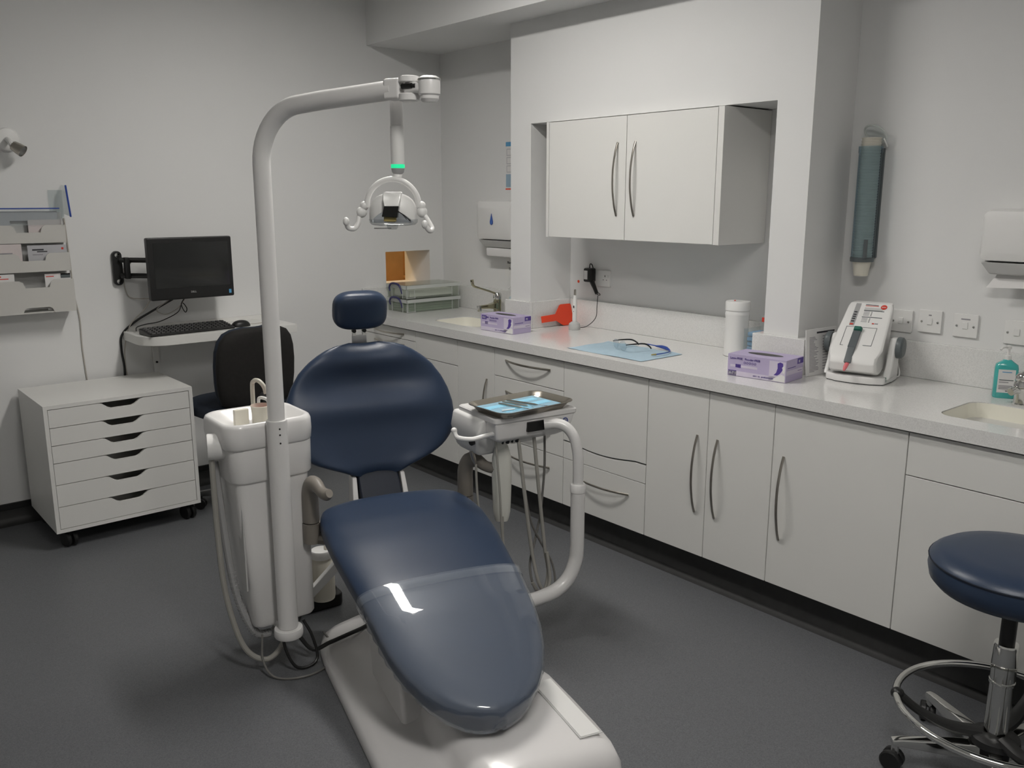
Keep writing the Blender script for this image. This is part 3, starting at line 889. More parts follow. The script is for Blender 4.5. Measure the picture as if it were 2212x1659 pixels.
# folded-back second arm behind the main one, then the drop tube
DT = Vector((1.424, 2.200, 0))
MB().tube([K1 + up * -.005, K1 - sd * .028 - AD * .012 + up * -.005, Vector((DT.x + .05, DT.y + .02, K1.z - .003)), Vector((DT.x, DT.y, K1.z))], .019, 16, smooth=6).build('second_arm', M['white'], dl, True, angle=60)
MB().ball(Vector((DT.x, DT.y, K1.z + .012)), .023, 1, 1, 1.1).build('arm_knob', M['white2'], dl)
zt2 = K1.z
MB().lathe([(.0185, 1.80), (.0185, zt2)], DT, seg=24).build('drop_tube', M['white'], dl, True, .002)
MB().lathe([(.0195, 1.693), (.0195, 1.798), (.019, 1.80)], DT, seg=24).build('drop_sleeve', M['white2'], dl, True, .001)
MB().lathe([(.0200, 1.683), (.0202, 1.685), (.0202, 1.691), (.0200, 1.693)], DT, seg=24).build('status_ring', M['green_led'], dl, True, label='glowing green ring')
MB().lathe([(.002, 1.661), (.010, 1.663), (.017, 1.671), (.0195, 1.682)], DT, seg=24).build('swivel_cup', M['midgrey'], dl, True)
# lamp head
LR = Vector((.764, -.645, 0)); LF = Vector((-.645, -.764, 0)); LU = Vector((0, 0, 1))
LC = DT + LR * -.022 + LF * .012 + LU * 1.568          # centre of the rim plane
def H(x, y, z):
    return LC + LR * x + LF * y + LU * z
MB().tube([DT + LU * 1.668, H(.020, -.005, .085 + .004), H(.016, -.004, .078)], [.013, .0125, .012], 12, flat=((LF.x, LF.y, 0), .6)).build('yoke_neck', M['white2'], dl, True)
yk = [H(.006 + .076 * math.cos(math.radians(a)), -.002, .006 + .078 * math.sin(math.radians(a))) for a in range(-2, 183, 8)]
MB().tube(yk, .0082, 12, flat=((LF.x, LF.y, 0), 1.3)).build('yoke', M['white2'], dl, True, angle=60)
for sg in (-1, 1):
    MB().ball(H(.006 + sg * .083, -.002, .008), .013, 1, 1, 1.05).build('pivot_knob', M['white2'], dl)
# shell: white dome, two arched mirror windows low on its front
def shell(kx, ky, zz, n=48, e=.85, grow=0.0):
    return [H(.006 + (.069 * kx + grow) * math.copysign(abs(math.cos(a)) ** e, math.cos(a)), -.004 + (.048 * ky + grow) * math.copysign(abs(math.sin(a)) ** e, math.sin(a)), zz)
            for a in (2 * math.pi * k / n for k in range(n))]
prof_ = [(-.040, .97), (-.030, 1.0), (-.012, 1.0), (.004, .975), (.016, .91), (.026, .81), (.034, .67), (.040, .50), (.044, .28), (.0455, .06)]
MB().loft([shell(k, k, z) for z, k in prof_], False, True).build('lamp_shell', M['white2'], dl, True, angle=70)
def on_shell(x, z, lift=.0012):
    k = interp(z, [p[0] for p in prof_], [p[1] for p in prof_])
    xx = max(-1, min(1, (x - .006) / (.069 * k)))
    return H(x, -.004 + .048 * k * (1 - abs(xx) ** (2 / .85)) ** (.85 / 2) + lift, z)
for sg in (-1, 1):
    win = []
    nx = 9
    top_, bot_ = [], []
    for i in range(nx):
        q = i / (nx - 1)
        x = .006 + sg * (.012 + .049 * q)
        zt_ = -.006 - .030 * q ** 1.6
        top_.append(on_shell(x, zt_))
        bot_.append(on_shell(x, -.0395))
    MB().loft([top_, bot_], False, False, False).build('reflector', M['reflector'], dl, True, angle=80)
MB().loft([[H(x, y, z) for x, y, z in ((-.020, .018, .046), (.034, .018, .046), (.034, -.02, .048), (-.020, -.02, .048))],
           [H(x, y, z) for x, y, z in ((-.016, .052, .026), (.034, .052, .026), (.034, .02, .020), (-.016, .02, .020))],
           [H(x, y, z) for x, y, z in ((-.010, .066, .006), (.031, .066, .006), (.031, .03, .0), (-.010, .03, .0))]]).build('bulb_housing', M['white2'], dl, True, .004, 2)
MB().loft([[H(x, y, z) for x, y, z in ((-.011, .0665, .008), (.032, .0665, .008), (.032, .03, .006), (-.011, .03, .006))],
           [H(x, y, z) for x, y, z in ((-.018, .067, -.022), (.026, .067, -.025), (.026, .035, -.025), (-.018, .035, -.022))]]).build('bulb_shield', M['blackgloss'], dl, True, .002)
MB().box(-.014, .040, -.036, .022, .058, -.022).xf(Matrix(((LR.x, LF.x, 0, LC.x), (LR.y, LF.y, 0, LC.y), (0, 0, 1, LC.z), (0, 0, 0, 1)))).build('bulb', M['bulb'], dl, True, .003)
loops = []
for zz, kk in ((-.030, 1.02), (-.040, 1.0), (-.046, .9), (-.049, .6), (-.050, .1)):
    loops.append([H(.006 + .07 * kk * math.cos(a), -.004 + .052 * kk * math.sin(a), zz) for a in (2 * math.pi * k / 36 for k in range(36))])
MB().loft(loops, False, True).build('clear_shield', M['lampshield'], dl, True, angle=70)
MB().lathe([(.012, -.012), (.016, -.006), (.016, 0)], H(.004, .005, -.047)).build('shield_latch', M['lampshield'], dl)
MB().box(-.05, -.004, -.058, .0, .006, -.055).xf(Matrix(((LR.x, LF.x, 0, LC.x), (LR.y, LF.y, 0, LC.y), (0, 0, 1, LC.z), (0, 0, 0, 1)))).build('shield_clip', M['white2'], dl, True, .001)
MB().tube([H(.028, .064, -.006), H(.045, .058, -.018), H(.062, .050, -.034)], .0015, 6).build('shield_wire', M['black'], dl)
for sg, pts in ((-1, [(-.078, 0, -.006), (-.092, .0, -.020), (-.094, .01, -.040), (-.104, .02, -.056), (-.120, .03, -.054), (-.124, .04, -.036)]),
                (1, [(.090, 0, -.006), (.100, .0, -.022), (.113, .01, -.042), (.121, .02, -.058), (.114, .035, -.062), (.102, .045, -.044)])):
    MB().tube([H(*p) for p in pts], .0072, 10, smooth=6).build('grip_handle', M['white2'], dl, True, angle=60)
    MB().ball(H(sg * .088 + .003, 0, -.010), .016, 1, .8, 1).build('handle_hub', M['white2'], dl)
    MB().ball(H(*pts[-1]), .0095, 1, 1, 1.3).build('grip_tip', M['white2'], dl)

# ------------------------------------------------------------------ delivery head with its arm
dv = thing('delivery_unit', 'white instrument delivery head on a swinging tube arm beside the chair', 'delivery unit', (2.03, 2.36, .10))
DF = Vector((1.860, 2.297, 0)); DA = Vector((.9893, -.1461, 0)); DB = Vector((.1461, .9893, 0))
DWD, DDP, DKZ = .356, .275, .840
def D(a, b, z):
    return DF + DA * a + DB * b + Vector((0, 0, z))
def dq(a0, a1, b0, b1, z):
    return [D(a0, b0, z), D(a1, b0, z), D(a1, b1, z), D(a0, b1, z)]
def quad(x0, x1, y0, y1, z):
    return [Vector(p) for p in ((x0, y0, z), (x1, y0, z), (x1, y1, z), (x0, y1, z))]
MB().loft([dq(.05, DWD - .06, .05, DDP - .03, .735), dq(.014, DWD - .03, .012, DDP - .02, .757), dq(.008, DWD - .018, .006, DDP - .01, .79), dq(.006, DWD - .010, .004, DDP - .006, .822)]).build('housing', M['white'], dv, True, .008, 3)
def dr_(w, d_, r, z):
    return [D(x, y, z) for x, y in rrect(w, d_, r, 4, DWD / 2, DDP / 2)]
MB().loft([dr_(DWD - .006, DDP - .006, .012, .819), dr_(DWD, DDP, .014, .823), dr_(DWD, DDP, .014, DKZ - .004), dr_(DWD - .008, DDP - .008, .012, DKZ)]).build('top_deck', M['white'], dv, True, angle=30)
# instrument apron along the patient side
MB().loft([dq(-.012, .09, .07, DDP + .02, .822), dq(-.024, .09, .085, DDP + .02, .765), dq(-.008, .10, .12, DDP + .005, .69), dq(.01, .11, .13, DDP - .01, .672)]).build('instrument_apron', M['white2'], dv, True, .012, 3)
MB().loft([dq(.13, .26, .10, DDP - .05, .745), dq(.14, .24, .12, DDP - .07, .70)]).build('hose_shroud', M['white2'], dv, True, .008, 2)
MB().tube([D(.02, .02, .785), D(-.01, .06, .768), D(-.055, .075, .760), D(-.092, .105, .765), D(-.098, .12, .785)], .0085, 10, smooth=6).build('side_handle', M['white2'], dv, True)
MB().ball(D(-.098, .121, .788), .011).build('handle_tip', M['white2'], dv)
MB().tube([D(.00, .13, .735), D(-.030, .12, .733)], .012, 14).build('control_knob', M['black'], dv)
MB().loft([[D(.135, -.003, .775), D(.215, -.003, .775), D(.215, .012, .775), D(.135, .012, .775)], [D(.135, -.003, .812), D(.215, -.003, .812), D(.215, .012, .812), D(.135, .012, .812)]]).build('arm_recess', M['black'], dv, True, .003)
MB().prism(rrect(.045, .022, .002, 2), D(.262, .0035, .799), DA, (0, 0, 1), .002).build('rating_label', M['lightgrey'], dv, False)
MB().lathe([(.012, 0), (.012, .0015), (.0095, .0016), (.0095, 0)], D(.302, .003, .796), -DB, caps=False).build('maker_ring', M['royal'], dv)
text('maker_mark', 'W', .013, D(.2955, .001, .7915), DA, (0, 0, 1), M['royal'], dv)
for i in range(4):
    MB().tube([D(.055 + i * .02, .040, .735), D(.055 + i * .02, .034, .760)], .004 + .003 * (i % 2), 8).build('toggle', M['black'], dv)
X0, Y0 = 1.875, 2.225
# arm: from the front face, over and down, then back to the chair
arm = [(2.060, 2.262, .797), (2.095, 2.232, .800), (2.118, 2.203, .786), (2.132, 2.180, .752), (2.137, 2.166, .70), (2.138, 2.162, .64), (2.138, 2.162, .56)]
MB().tube(arm, .0195, 18, smooth=7).build('upper_arm_tube', M['white'], dv, True, angle=60)
MB().lathe([(.0255, .548), (.0285, .551), (.0285, .578), (.0265, .581), (.020, .581)], (2.138, 2.162, 0)).build('arm_collar', M['white'], dv, True)
low = [(2.138, 2.162, .555), (2.138, 2.162, .42), (2.138, 2.162, .33), (2.132, 2.164, .28), (2.105, 2.168, .225), (2.06, 2.175, .19), (2.00, 2.185, .175), (1.90, 2.20, .172), (1.70, 2.24, .172)]
MB().tube(low, .0262, 18, smooth=7).build('lower_arm_tube', M['white'], dv, True, angle=60)
MB().loft([quad(1.52, 1.74, 2.20, 2.29, .145), quad(1.52, 1.74, 2.20, 2.29, .20)]).build('arm_mount', M['white2'], dv, True, .01)
# milky holder and hoses
hp = (1.962, 2.385)
loops = []
for z, w, d_ in ((.742, .02, .016), (.700, .052, .036), (.665, .070, .046), (.60, .074, .048), (.50, .068, .044), (.455, .064, .04), (.43, .054, .034), (.418, .046, .03)):
    loops.append([Vector((hp[0] + x * .764 + y * .645, hp[1] - x * .645 + y * .764, z)) for x, y in rrect(w, d_, min(w, d_) * .42, 4)])
MB().loft(loops).build('milky_waste_holder', M['milky'], dv, True, angle=60)
def hose(nm, pts, r, m):
    return MB().tube(pts, r, 8, smooth=8).build(nm, m, dv, True, angle=60)
def hp2(px_x, py_y, z):
    return (px_x, py_y, z)
hose('instrument_hose', [(1.985, 2.32, .76), (1.993, 2.295, .56), (2.006, 2.285, .42), (2.015, 2.27, .30), (2.02, 2.24, .20), (2.045, 2.23, .165), (2.075, 2.24, .20), (2.078, 2.26, .30)], .0068, M['tube'])
hose('instrument_hose', [(2.060, 2.32, .76), (2.068, 2.30, .56), (2.078, 2.29, .42), (2.086, 2.28, .30), (2.085, 2.26, .22), (2.06, 2.25, .16), (2.03, 2.25, .155), (2.005, 2.26, .20)], .0068, M['tube'])
hose('thin_hose', [(2.124, 2.33, .77), (2.126, 2.33, .62), (2.118, 2.33, .52), (2.095, 2.32, .42), (2.06, 2.31, .33), (2.02, 2.29, .26), (2.01, 2.26, .19), (2.045, 2.24, .145), (2.10, 2.24, .165), (2.115, 2.27, .24), (2.08, 2.30, .33), (2.04, 2.31, .42), (2.01, 2.31, .55), (1.995, 2.33, .75)], .0045, M['tubedark'])
hose('thin_hose', [(1.905, 2.35, .75), (1.908, 2.33, .55), (1.912, 2.325, .42), (1.918, 2.31, .30), (1.93, 2.28, .21)], .0042, M['tube'])
hose('thin_hose', [(1.955, 2.37, .44), (1.952, 2.365, .36), (1.948, 2.34, .26), (1.95, 2.30, .19)], .0038, M['tube'])
hose('syringe_hose', [(1.892, 2.45, .635), (1.890, 2.44, .52), (1.886, 2.41, .38), (1.895, 2.38, .28), (1.91, 2.34, .20)], .0048, M['tube'])
MB().tube([(1.880, 2.46, .685), (1.886, 2.455, .655), (1.892, 2.45, .630)], [.010, .009, .003], 10).build('syringe_tip', M['steel'], dv, True)

# ------------------------------------------------------------------ tray and instruments on the head
TRX, TRY, TRZ = 2.034, 2.360, .8405
tr = thing('instrument_tray', 'shallow stainless steel tray lying on the delivery head', 'tray', (TRX, TRY, TRZ))
TW, TD = .345, .228
def trl(dw, z, r):
    return [Vector((x, y, z)) for x, y in rrect(TW + dw, TD + dw, r, 6, TRX, TRY)]
MB().loft([trl(-.06, TRZ, .03), trl(-.05, TRZ, .035), trl(-.035, TRZ + .010, .038), trl(-.006, TRZ + .027, .042), trl(.004, TRZ + .029, .044), trl(.005, TRZ + .027, .044),
           trl(.002, TRZ + .025, .044), trl(-.010, TRZ + .0235, .042), trl(-.036, TRZ + .011, .038), trl(-.05, TRZ + .0015, .035), trl(-.30, TRZ + .0015, .001)], True, True).build('pan', M['traymetal'], tr, True, angle=50)
TZ2 = TRZ + .0162
ln = thing('tray_liner', 'printed blue paper liner lying in the steel tray', 'paper', (TRX, TRY, TRZ + .002))
BX('sheet', (TRX - .145, TRY - .09, TRZ + .014, TRX + .135, TRY + .09, TRZ + .0148), M['traypaper'], ln, 0)
for (a, b, c_, d_) in ((-.135, .018, -.01, .052), (-.11, -.052, .02, -.014), (.015, .03, .11, .062), (.035, -.03, .125, .006)):
    teeth = [(a, b), (c_, b)]
    n = 9
    up_ = [(c_, d_), (a, d_)]
    zig = []
    for k in range(n):
        x0 = a + (c_ - a) * k / n
        x1 = a + (c_ - a) * (k + .5) / n
        zig += [(x0, b), (x0 + (x1 - x0) * .5, b - .006), (x1, b)]
    MB().prism(zig + [(c_, b)] + up_, (TRX, TRY, TRZ + .0149), (1, 0, 0), (0, 1, 0), .0006).build('printed_shape', M['linerbright'], ln, False)
def instrument(nm, x0, y0, x1, y1, label, tip, r=.0034, m='steel'):
    t = thing(nm, label, 'instrument', ((TRX + x0 + TRX + x1) / 2, TRY + (y0 + y1) / 2, TZ2), 'dental instruments on the tray')
    p0 = Vector((TRX + x0, TRY + y0, TZ2 + r)); p1 = Vector((TRX + x1, TRY + y1, TZ2 + r))
    d_ = (p1 - p0).normalized()
    MB().tube([p0 + (p1 - p0) * k for k in (0, .1, .4, .72, .8)], [r * .8, r, r, r * .95, r * .5], 8).build('handle', M[m], t, True)
    q = p0 + (p1 - p0) * .8
    sd_ = d_.cross(Vector((0, 0, 1)))
    if tip == 'mirror':
        MB().tube([q, q + d_ * .02], .0013, 6).build('stem', M['chrome'], t)
        MB().lathe([(.010, -.001), (.0105, 0), (.010, .001)], q + d_ * .03 + Vector((0, 0, .001)), (0.2, 0.1, 1)).build('mirror_disc', M['chrome'], t)
    elif tip == 'probe':
        MB().tube([q, q + d_ * .018, q + d_ * .026 + sd_ * .004, q + d_ * .028 + sd_ * .012], .0011, 6, smooth=4).build('hook', M['chrome'], t)
    elif tip == 'tweezer':
        MB().tube([q, q + d_ * .02 + sd_ * .002, q + d_ * .04 + sd_ * .008], [.0016, .0013, .0006], 6).build('jaw', M['chrome'], t)
        MB().tube([q, q + d_ * .02 - sd_ * .002, q + d_ * .04 + sd_ * .007], [.0016, .0013, .0006], 6).build('jaw', M['chrome'], t)
    else:
        MB().tube([q, q + d_ * .022], [.0015, .0006], 6).build('tip', M['chrome'], t)
instrument('mouth_mirror', -.005, .075, .045, -.085, 'dental mirror with dark handle, rightmost tool on the tray', 'mirror', .0038, 'traymetal')
instrument('dental_probe', -.03, .070, .005, -.070, 'steel dental probe with hooked tip, middle tool on the tray', 'probe', .0032)
instrument('tweezers', -.058, .058, -.03, -.075, 'steel dental tweezers, left of the probe on the tray', 'tweezer', .0034)
instrument('cotton_swab', -.12, -.035, -.055, -.050, 'short white stick at the near left of the tray', 'tip', .0028, 'white2')

# ------------------------------------------------------------------ operator stool (near right)
st = thing('operator_stool', 'round navy vinyl stool with chrome foot ring at the right edge', 'stool', (2.45, .80, 0))
SX, SY = 2.45, .80
SX2, SY2 = 2.468, .80
MB().lathe([(.10, .560), (.17, .548), (.200, .553), (.217, .572), (.223, .600), (.220, .624)], (SX2, SY2, 0), seg=48).build('seat_side', M['blue'], st, True, angle=60)
MB().lathe([(.220, .624), (.2225, .6265), (.220, .630), (.215, .637), (.195, .650), (.15, .658), (.08, .661), (.002, .662)], (SX2, SY2, 0), seg=48).build('seat_top', M['blue'], st, True, angle=60)
MB().tube([(SX2 + .2215 * math.cos(2 * math.pi * k / 48), SY2 + .2215 * math.sin(2 * math.pi * k / 48), .627) for k in range(48)], .0022, 8, closed=True).build('piping', M['bluedark'], st, True)
MB().lathe([(.09, .540), (.10, .543), (.10, .558)], (SX2, SY2, 0)).build('seat_plate', M['black'], st, True)
MB().lathe([(.020, .40), (.020, .565)], (SX, SY, 0)).build('gas_lift', M['black'], st, True)
MB().lathe([(.031, .29), (.032, .292), (.032, .398), (.030, .405), (.021, .405)], (SX, SY, 0)).build('lift_collar', M['chrome'], st, True)
MB().lathe([(.0305, .11), (.0305, .29)], (SX, SY, 0)).build('column', M['chrome'], st, True)
MB().lathe([(.033, .285), (.034, .29), (.033, .295)], (SX, SY, 0)).build('column_ring', M['chrome'], st, True)
RGZ, RGR = .195, .262
MB().tube([(SX + RGR * math.cos(2 * math.pi * k / 64), SY + RGR * math.sin(2 * math.pi * k / 64), RGZ) for k in range(64)], .0105, 12, closed=True).build('foot_ring', M['chrome'], st, True)
for k in range(3):
    a = math.radians(118 + 120 * k)
    d_ = Vector((math.cos(a), math.sin(a), 0))
    b0 = Vector((SX, SY, 0))
    MB().tube([b0 + d_ * .035 + Vector((0, 0, .125)), b0 + d_ * .12 + Vector((0, 0, .125)), b0 + d_ * .20 + Vector((0, 0, .155)), b0 + d_ * .255 + Vector((0, 0, .195))], [.024, .022, .016, .014], 10, smooth=5, flat=((0, 0, 1), .7)).build('ring_spoke', M['black'], st, True)
    MB().ball(b0 + d_ * .258 + Vector((0, 0, RGZ)), .019, 1, 1, .9).build('ring_clip', M['black'], st)
MB().lathe([(.062, .10), (.066, .105), (.064, .122), (.05, .130), (.033, .132)], (SX, SY, 0)).build('hub_cap', M['black'], st, True)
MB().lathe([(.045, .05), (.05, .055), (.05, .10)], (SX, SY, 0)).build('hub', M['black'], st, True)
for k in range(5):
    a = math.radians(134 - 72 * k)
    d_ = Vector((math.cos(a), math.sin(a), 0)); n_ = Vector((-d_.y, d_.x, 0)); b0 = Vector((SX, SY, 0))
    lg = []
    for r_, w, z0, z1 in ((.03, .024, .055, .10), (.14, .020, .062, .10), (.25, .016, .075, .098), (.278, .014, .078, .095)):
        lg.append([b0 + d_ * r_ + n_ * w + Vector((0, 0, z0)), b0 + d_ * r_ - n_ * w + Vector((0, 0, z0)), b0 + d_ * r_ - n_ * w * .8 + Vector((0, 0, z1)), b0 + d_ * r_ + n_ * w * .8 + Vector((0, 0, z1))])
    MB().loft(lg).build('base_leg', M['chrome'], st, True, .005, 2)
    cc = b0 + d_ * .265
    ca = MB().tube([cc + Vector((0, 0, .05)), cc + Vector((0, 0, .082))], .011, 10).build('caster', M['chrome'], st, True)
    for sg in (-1, 1):
        wl_ = (n_ * .8 + d_ * .6).normalized()
        MB().lathe([(.008, -.009), (.026, -.009), (.030, -.006), (.030, .006), (.026, .009), (.008, .009)], cc + wl_ * (.013 * sg) + d_ * .006 + Vector((0, 0, .030)), wl_, seg=20).build('wheel', M['black'], ca, True)

# ------------------------------------------------------------------ office chair at the desk shelf
oc = thing('office_chair', 'black and navy office chair pushed up to the wall shelf', 'office chair', (1.74, 4.22, 0))
OD = Vector((-.12, .99, 0)).normalized()       # facing direction
ON = Vector((OD.y, -OD.x, 0))
OC = Vector((1.755, 4.225, 0))
def OW(a, b, z):     # a sideways, b forward
    return OC + ON * a + OD * b + Vector((0, 0, z))
def padloops(zs_, hws, b0s, th, ex=.5, seg=28, curve=.03):
    out_ = []
    for z, hw, bb, t_ in zip(zs_, hws, b0s, th):
        lp = []
        for k in range(seg):
            a = 2 * math.pi * k / seg
            cu = math.copysign(abs(math.cos(a)) ** ex, math.cos(a)); cs_ = math.copysign(abs(math.sin(a)) ** ex, math.sin(a))
            lp.append(OW(cu * hw, bb + cs_ * t_ / 2 + curve * cu * cu, z))
        out_.append(lp)
    return out_
zs_ = [.575, .585, .61, .66, .72, .80, .87, .92, .955, .972, .98]
hw_ = [.11, .16, .19, .206, .213, .215, .209, .195, .168, .13, .07]
bb_ = [-.17, -.17, -.172, -.175, -.18, -.185, -.19, -.195, -.20, -.202, -.203]
MB().loft(padloops(zs_, hw_, bb_, [.02, .035, .045, .05, .05, .05, .05, .045, .04, .03, .012])).build('back_shell', M['fabricblack'], oc, True, angle=70)
MB().loft(padloops(zs_, [h - .008 for h in hw_], [b + .038 for b in bb_], [.03, .045, .055, .06, .06, .06, .06, .055, .045, .03, .012])).build('back_pad', M['navyfab'], oc, True, angle=70)
loops = []
for z, k in ((.515, .80), (.522, .92), (.54, .99), (.565, 1.0), (.585, .97), (.597, .85), (.60, .5)):
    loops.append([OW(.235 * k * math.copysign(abs(math.cos(a)) ** .6, math.cos(a)), .04 + .22 * k * math.copysign(abs(math.sin(a)) ** .6, math.sin(a)), z) for a in (2 * math.pi * q / 32 for q in range(32))])
MB().loft(loops).build('seat', M['navyfab'], oc, True, angle=70)
MB().tube([OW(0, -.16, .66), OW(0, -.22, .60), OW(0, -.19, .51), OW(0, -.05, .50)], .022, 10, smooth=5).build('back_stem', M['black'], oc, True)
MB().loft([[OW(a, b, .465) for a, b in ((-.08, -.08), (.08, -.08), (.08, .10), (-.08, .10))], [OW(a, b, .515) for a, b in ((-.10, -.10), (.10, -.10), (.10, .12), (-.10, .12))]]).build('mechanism', M['black'], oc, True, .006)
lv = MB().tube([OW(-.08, -.02, .49), OW(-.15, -.05, .47), OW(-.23, -.09, .44)], [.006, .007, .012], 8, flat=((0, 0, 1), .6)).build('lever', M['black'], oc, True)
MB().lathe([(.03, .20), (.03, .34), (.022, .345), (.022, .47)], OC, seg=20).build('gas_lift', M['black'], oc, True)
MB().lathe([(.035, .07), (.04, .08), (.04, .20), (.03, .205)], OC, seg=20).build('hub', M['chrome'], oc, True)
for k in range(5):
    a = math.radians(70 + 72 * k)
    d_ = Vector((math.cos(a), math.sin(a), 0)); n_ = Vector((-d_.y, d_.x, 0))
    lg = []
    for r_, w, z0, z1 in ((.03, .022, .08, .13), (.14, .018, .075, .115), (.26, .014, .07, .095)):
        lg.append([OC + d_ * r_ + n_ * w + Vector((0, 0, z0)), OC + d_ * r_ - n_ * w + Vector((0, 0, z0)), OC + d_ * r_ - n_ * w * .8 + Vector((0, 0, z1)), OC + d_ * r_ + n_ * w * .8 + Vector((0, 0, z1))])
    MB().loft(lg).build('base_leg', mat('chair_leg_metal', (.30, .30, .30), .3, metal=1, var=(20, .05)) if k == 0 else bpy.data.materials['chair_leg_metal'], oc, True, .004)
    cc = OC + d_ * .25
    ca = MB().tube([cc + Vector((0, 0, .045)), cc + Vector((0, 0, .075))], .010, 8).build('caster', M['black'], oc, True)
    for sg in (-1, 1):
        MB().lathe([(.008, -.008), (.027, -.008), (.028, 0), (.027, .008), (.008, .008)], cc + n_ * (.012 * sg) + Vector((0, 0, .028)), n_, seg=16).build('wheel', M['black'], ca, True)
# ------------------------------------------------------------------ drawer unit
DX0, DX1, DY0, DY1, DZ0, DZ1 = .838, 1.506, 4.235, 4.735, .085, .687
du = thing('drawer_unit', 'white six-drawer unit on black casters against the far wall', 'drawer unit', (1.17, 4.48, 0))
T = .017
MB().box(DX0, DY0, DZ1 - T, DX1, DY1, DZ1).box(DX0, DY0, DZ0, DX1, DY1, DZ0 + T).box(DX0, DY0, DZ0 + T, DX0 + T, DY1, DZ1 - T).box(DX1 - T, DY0, DZ0 + T, DX1, DY1, DZ1 - T) \
    .box(DX0 + T, DY1 - .01, DZ0 + T, DX1 - T, DY1, DZ1 - T).build('carcass', M['cab'], du, False)
zs = [DZ1 - T - .001]
for h in (.086, .083, .083, .103, .105):
    zs.append(zs[-1] - h)
zs.append(DZ0 + T + .001)
xc = 1.172
for i in range(6):
    z1, z0 = zs[i] - .0015, zs[i + 1] + .0015
    a, b = DX0 + T + .002, DX1 - T - .002
    cut = .030
    o_ = [(a, z0), (b, z0), (b, z1), (xc + .10, z1), (xc + .085, z1 - .004), (xc + .060, z1 - cut + .006), (xc + .045, z1 - cut), (xc - .045, z1 - cut), (xc - .060, z1 - cut + .006), (xc - .085, z1 - .004), (xc - .10, z1), (a, z1)]
    MB().prism(o_, (0, DY0 + .018, 0), (1, 0, 0), (0, 0, 1), .016).build('drawer', M['cab'], du, True)
def caster(parent, x, y, r=.036):
    c_ = MB().tube([(x, y, r + .012), (x, y, DZ0)], .014, 10).build('caster', M['black'], parent, True)
    for sg in (-1, 1):
        MB().lathe([(.008, -.010), (r - .004, -.010), (r, -.005), (r, .005), (r - .004, .010), (.008, .010)], (x + sg * .014, y, r), (1, .35, 0), seg=22).build('wheel', M['black'], c_, True)
for x in (DX0 + .06, DX1 - .05):
    for y in (DY0 + .05, DY1 - .06):
        caster(du, x, y)

# ------------------------------------------------------------------ wall shelf with keyboard and mouse
SZ = .915
ws = thing('wall_shelf', 'white wall-fixed desk shelf with rounded end under the monitor', 'shelf', (1.75, 4.6, SZ - .045))
o_ = [(2.18, 4.779), (1.36, 4.779)] + [(1.36 + .14 - .14 * math.cos(math.radians(a)), 4.57 - .14 * math.sin(math.radians(a))) for a in range(0, 91, 10)] + [(2.18, 4.43)]
MB().prism(o_, (0, 0, SZ - .045), (1, 0, 0), (0, 1, 0), .045).build('board', M['cab'], ws, True, .002)
MB().box(1.38, 4.757, SZ, 2.17, 4.777, SZ + .022).build('back_lip', M['cab'], ws, True, .001)
for x in (1.50, 2.0):
    b = MB().prism([(0, 0), (0, -.22), (-.02, -.22), (-.02, -.02), (-.22, -.02), (-.22, 0)], (x, 4.777, SZ - .046), (0, 1, 0), (0, 0, 1), .03).build('bracket', M['cab'], ws, True, .001)
    MB().cyl((x + .015, 4.757, SZ - .18), (x + .015, 4.752, SZ - .18), .006, 8).build('screw', M['black'], b)
kb_ = thing('keyboard', 'black computer keyboard lying on the wall shelf', 'keyboard', (1.62, 4.53, SZ))
def kp(x, y, z):
    c_, s_ = math.cos(.06), math.sin(.06)
    return Vector((1.62 + x * c_ - y * s_, 4.545 + x * s_ + y * c_, SZ + z))
MB().loft([[kp(x, y, z) for x, y, z in ((-.225, -.075, .001), (.225, -.075, .001), (.225, .075, .001), (-.225, .075, .001))],
           [kp(x, y, z) for x, y, z in ((-.225, -.075, .012), (.225, -.075, .012), (.225, .075, .030), (-.225, .075, .030))]]).build('case', M['black'], kb_, True, .004)
for r in range(5):
    for k in range(18):
        x = -.212 + k * .0242; y = -.062 + r * .026; z = .014 + (r + .5) * .0035
        MB().loft([[kp(x + a, y + b, z - .003) for a, b in ((0, 0), (.021, 0), (.021, .022), (0, .022))], [kp(x + a, y + b, z + .004) for a, b in ((.003, .003), (.018, .003), (.018, .019), (.003, .019))]]).build('key', M['black'], kb_, False)
ms = thing('computer_mouse', 'black computer mouse on the wall shelf beside the keyboard', 'mouse', (1.905, 4.54, SZ))
MB().ball((1.905, 4.54, SZ + .001), 1, .052, .030, .034, 20, 12, .9).build('shell', M['black'], ms, True)
MB().tube([(1.955, 4.545, SZ + .008), (2.02, 4.57, SZ + .004), (2.10, 4.60, SZ + .004)], .002, 6, smooth=4).build('lead', M['cablewhite'], ms)

# ------------------------------------------------------------------ monitor on a swing bracket
mo = thing('monitor', 'black all-in-one screen on a swing arm above the wall shelf', 'monitor', (1.65, 4.55, 1.08))
MY = 4.515
BX('housing', (1.438, MY, 1.088, 1.872, MY + .045, 1.402), M['black'], mo, .008)
BX('rear_cover', (1.50, MY + .04, 1.12, 1.81, MY + .075, 1.37), M['black'], mo, .012)
BX('screen', (1.466, MY - .0012, 1.148, 1.850, MY + .004, 1.376), M['screen'], mo, 0)
text('maker_logo', 'DELL', .013, (1.640, MY - .0002, 1.119), (1, 0, 0), (0, 0, 1), M['lightgrey'], mo)
BX('blue_sticker', (1.842, MY - .0008, 1.104, 1.855, MY, 1.124), M['skyprint'], mo, 0)
MB().cyl((1.66, MY - .0006, 1.389), (1.66, MY, 1.389), .002, 8).build('camera_dot', M['slate'], mo)
br = thing('monitor_bracket', 'black wall plate with two bars carrying the monitor', 'bracket', (1.38, 4.77, 1.15))
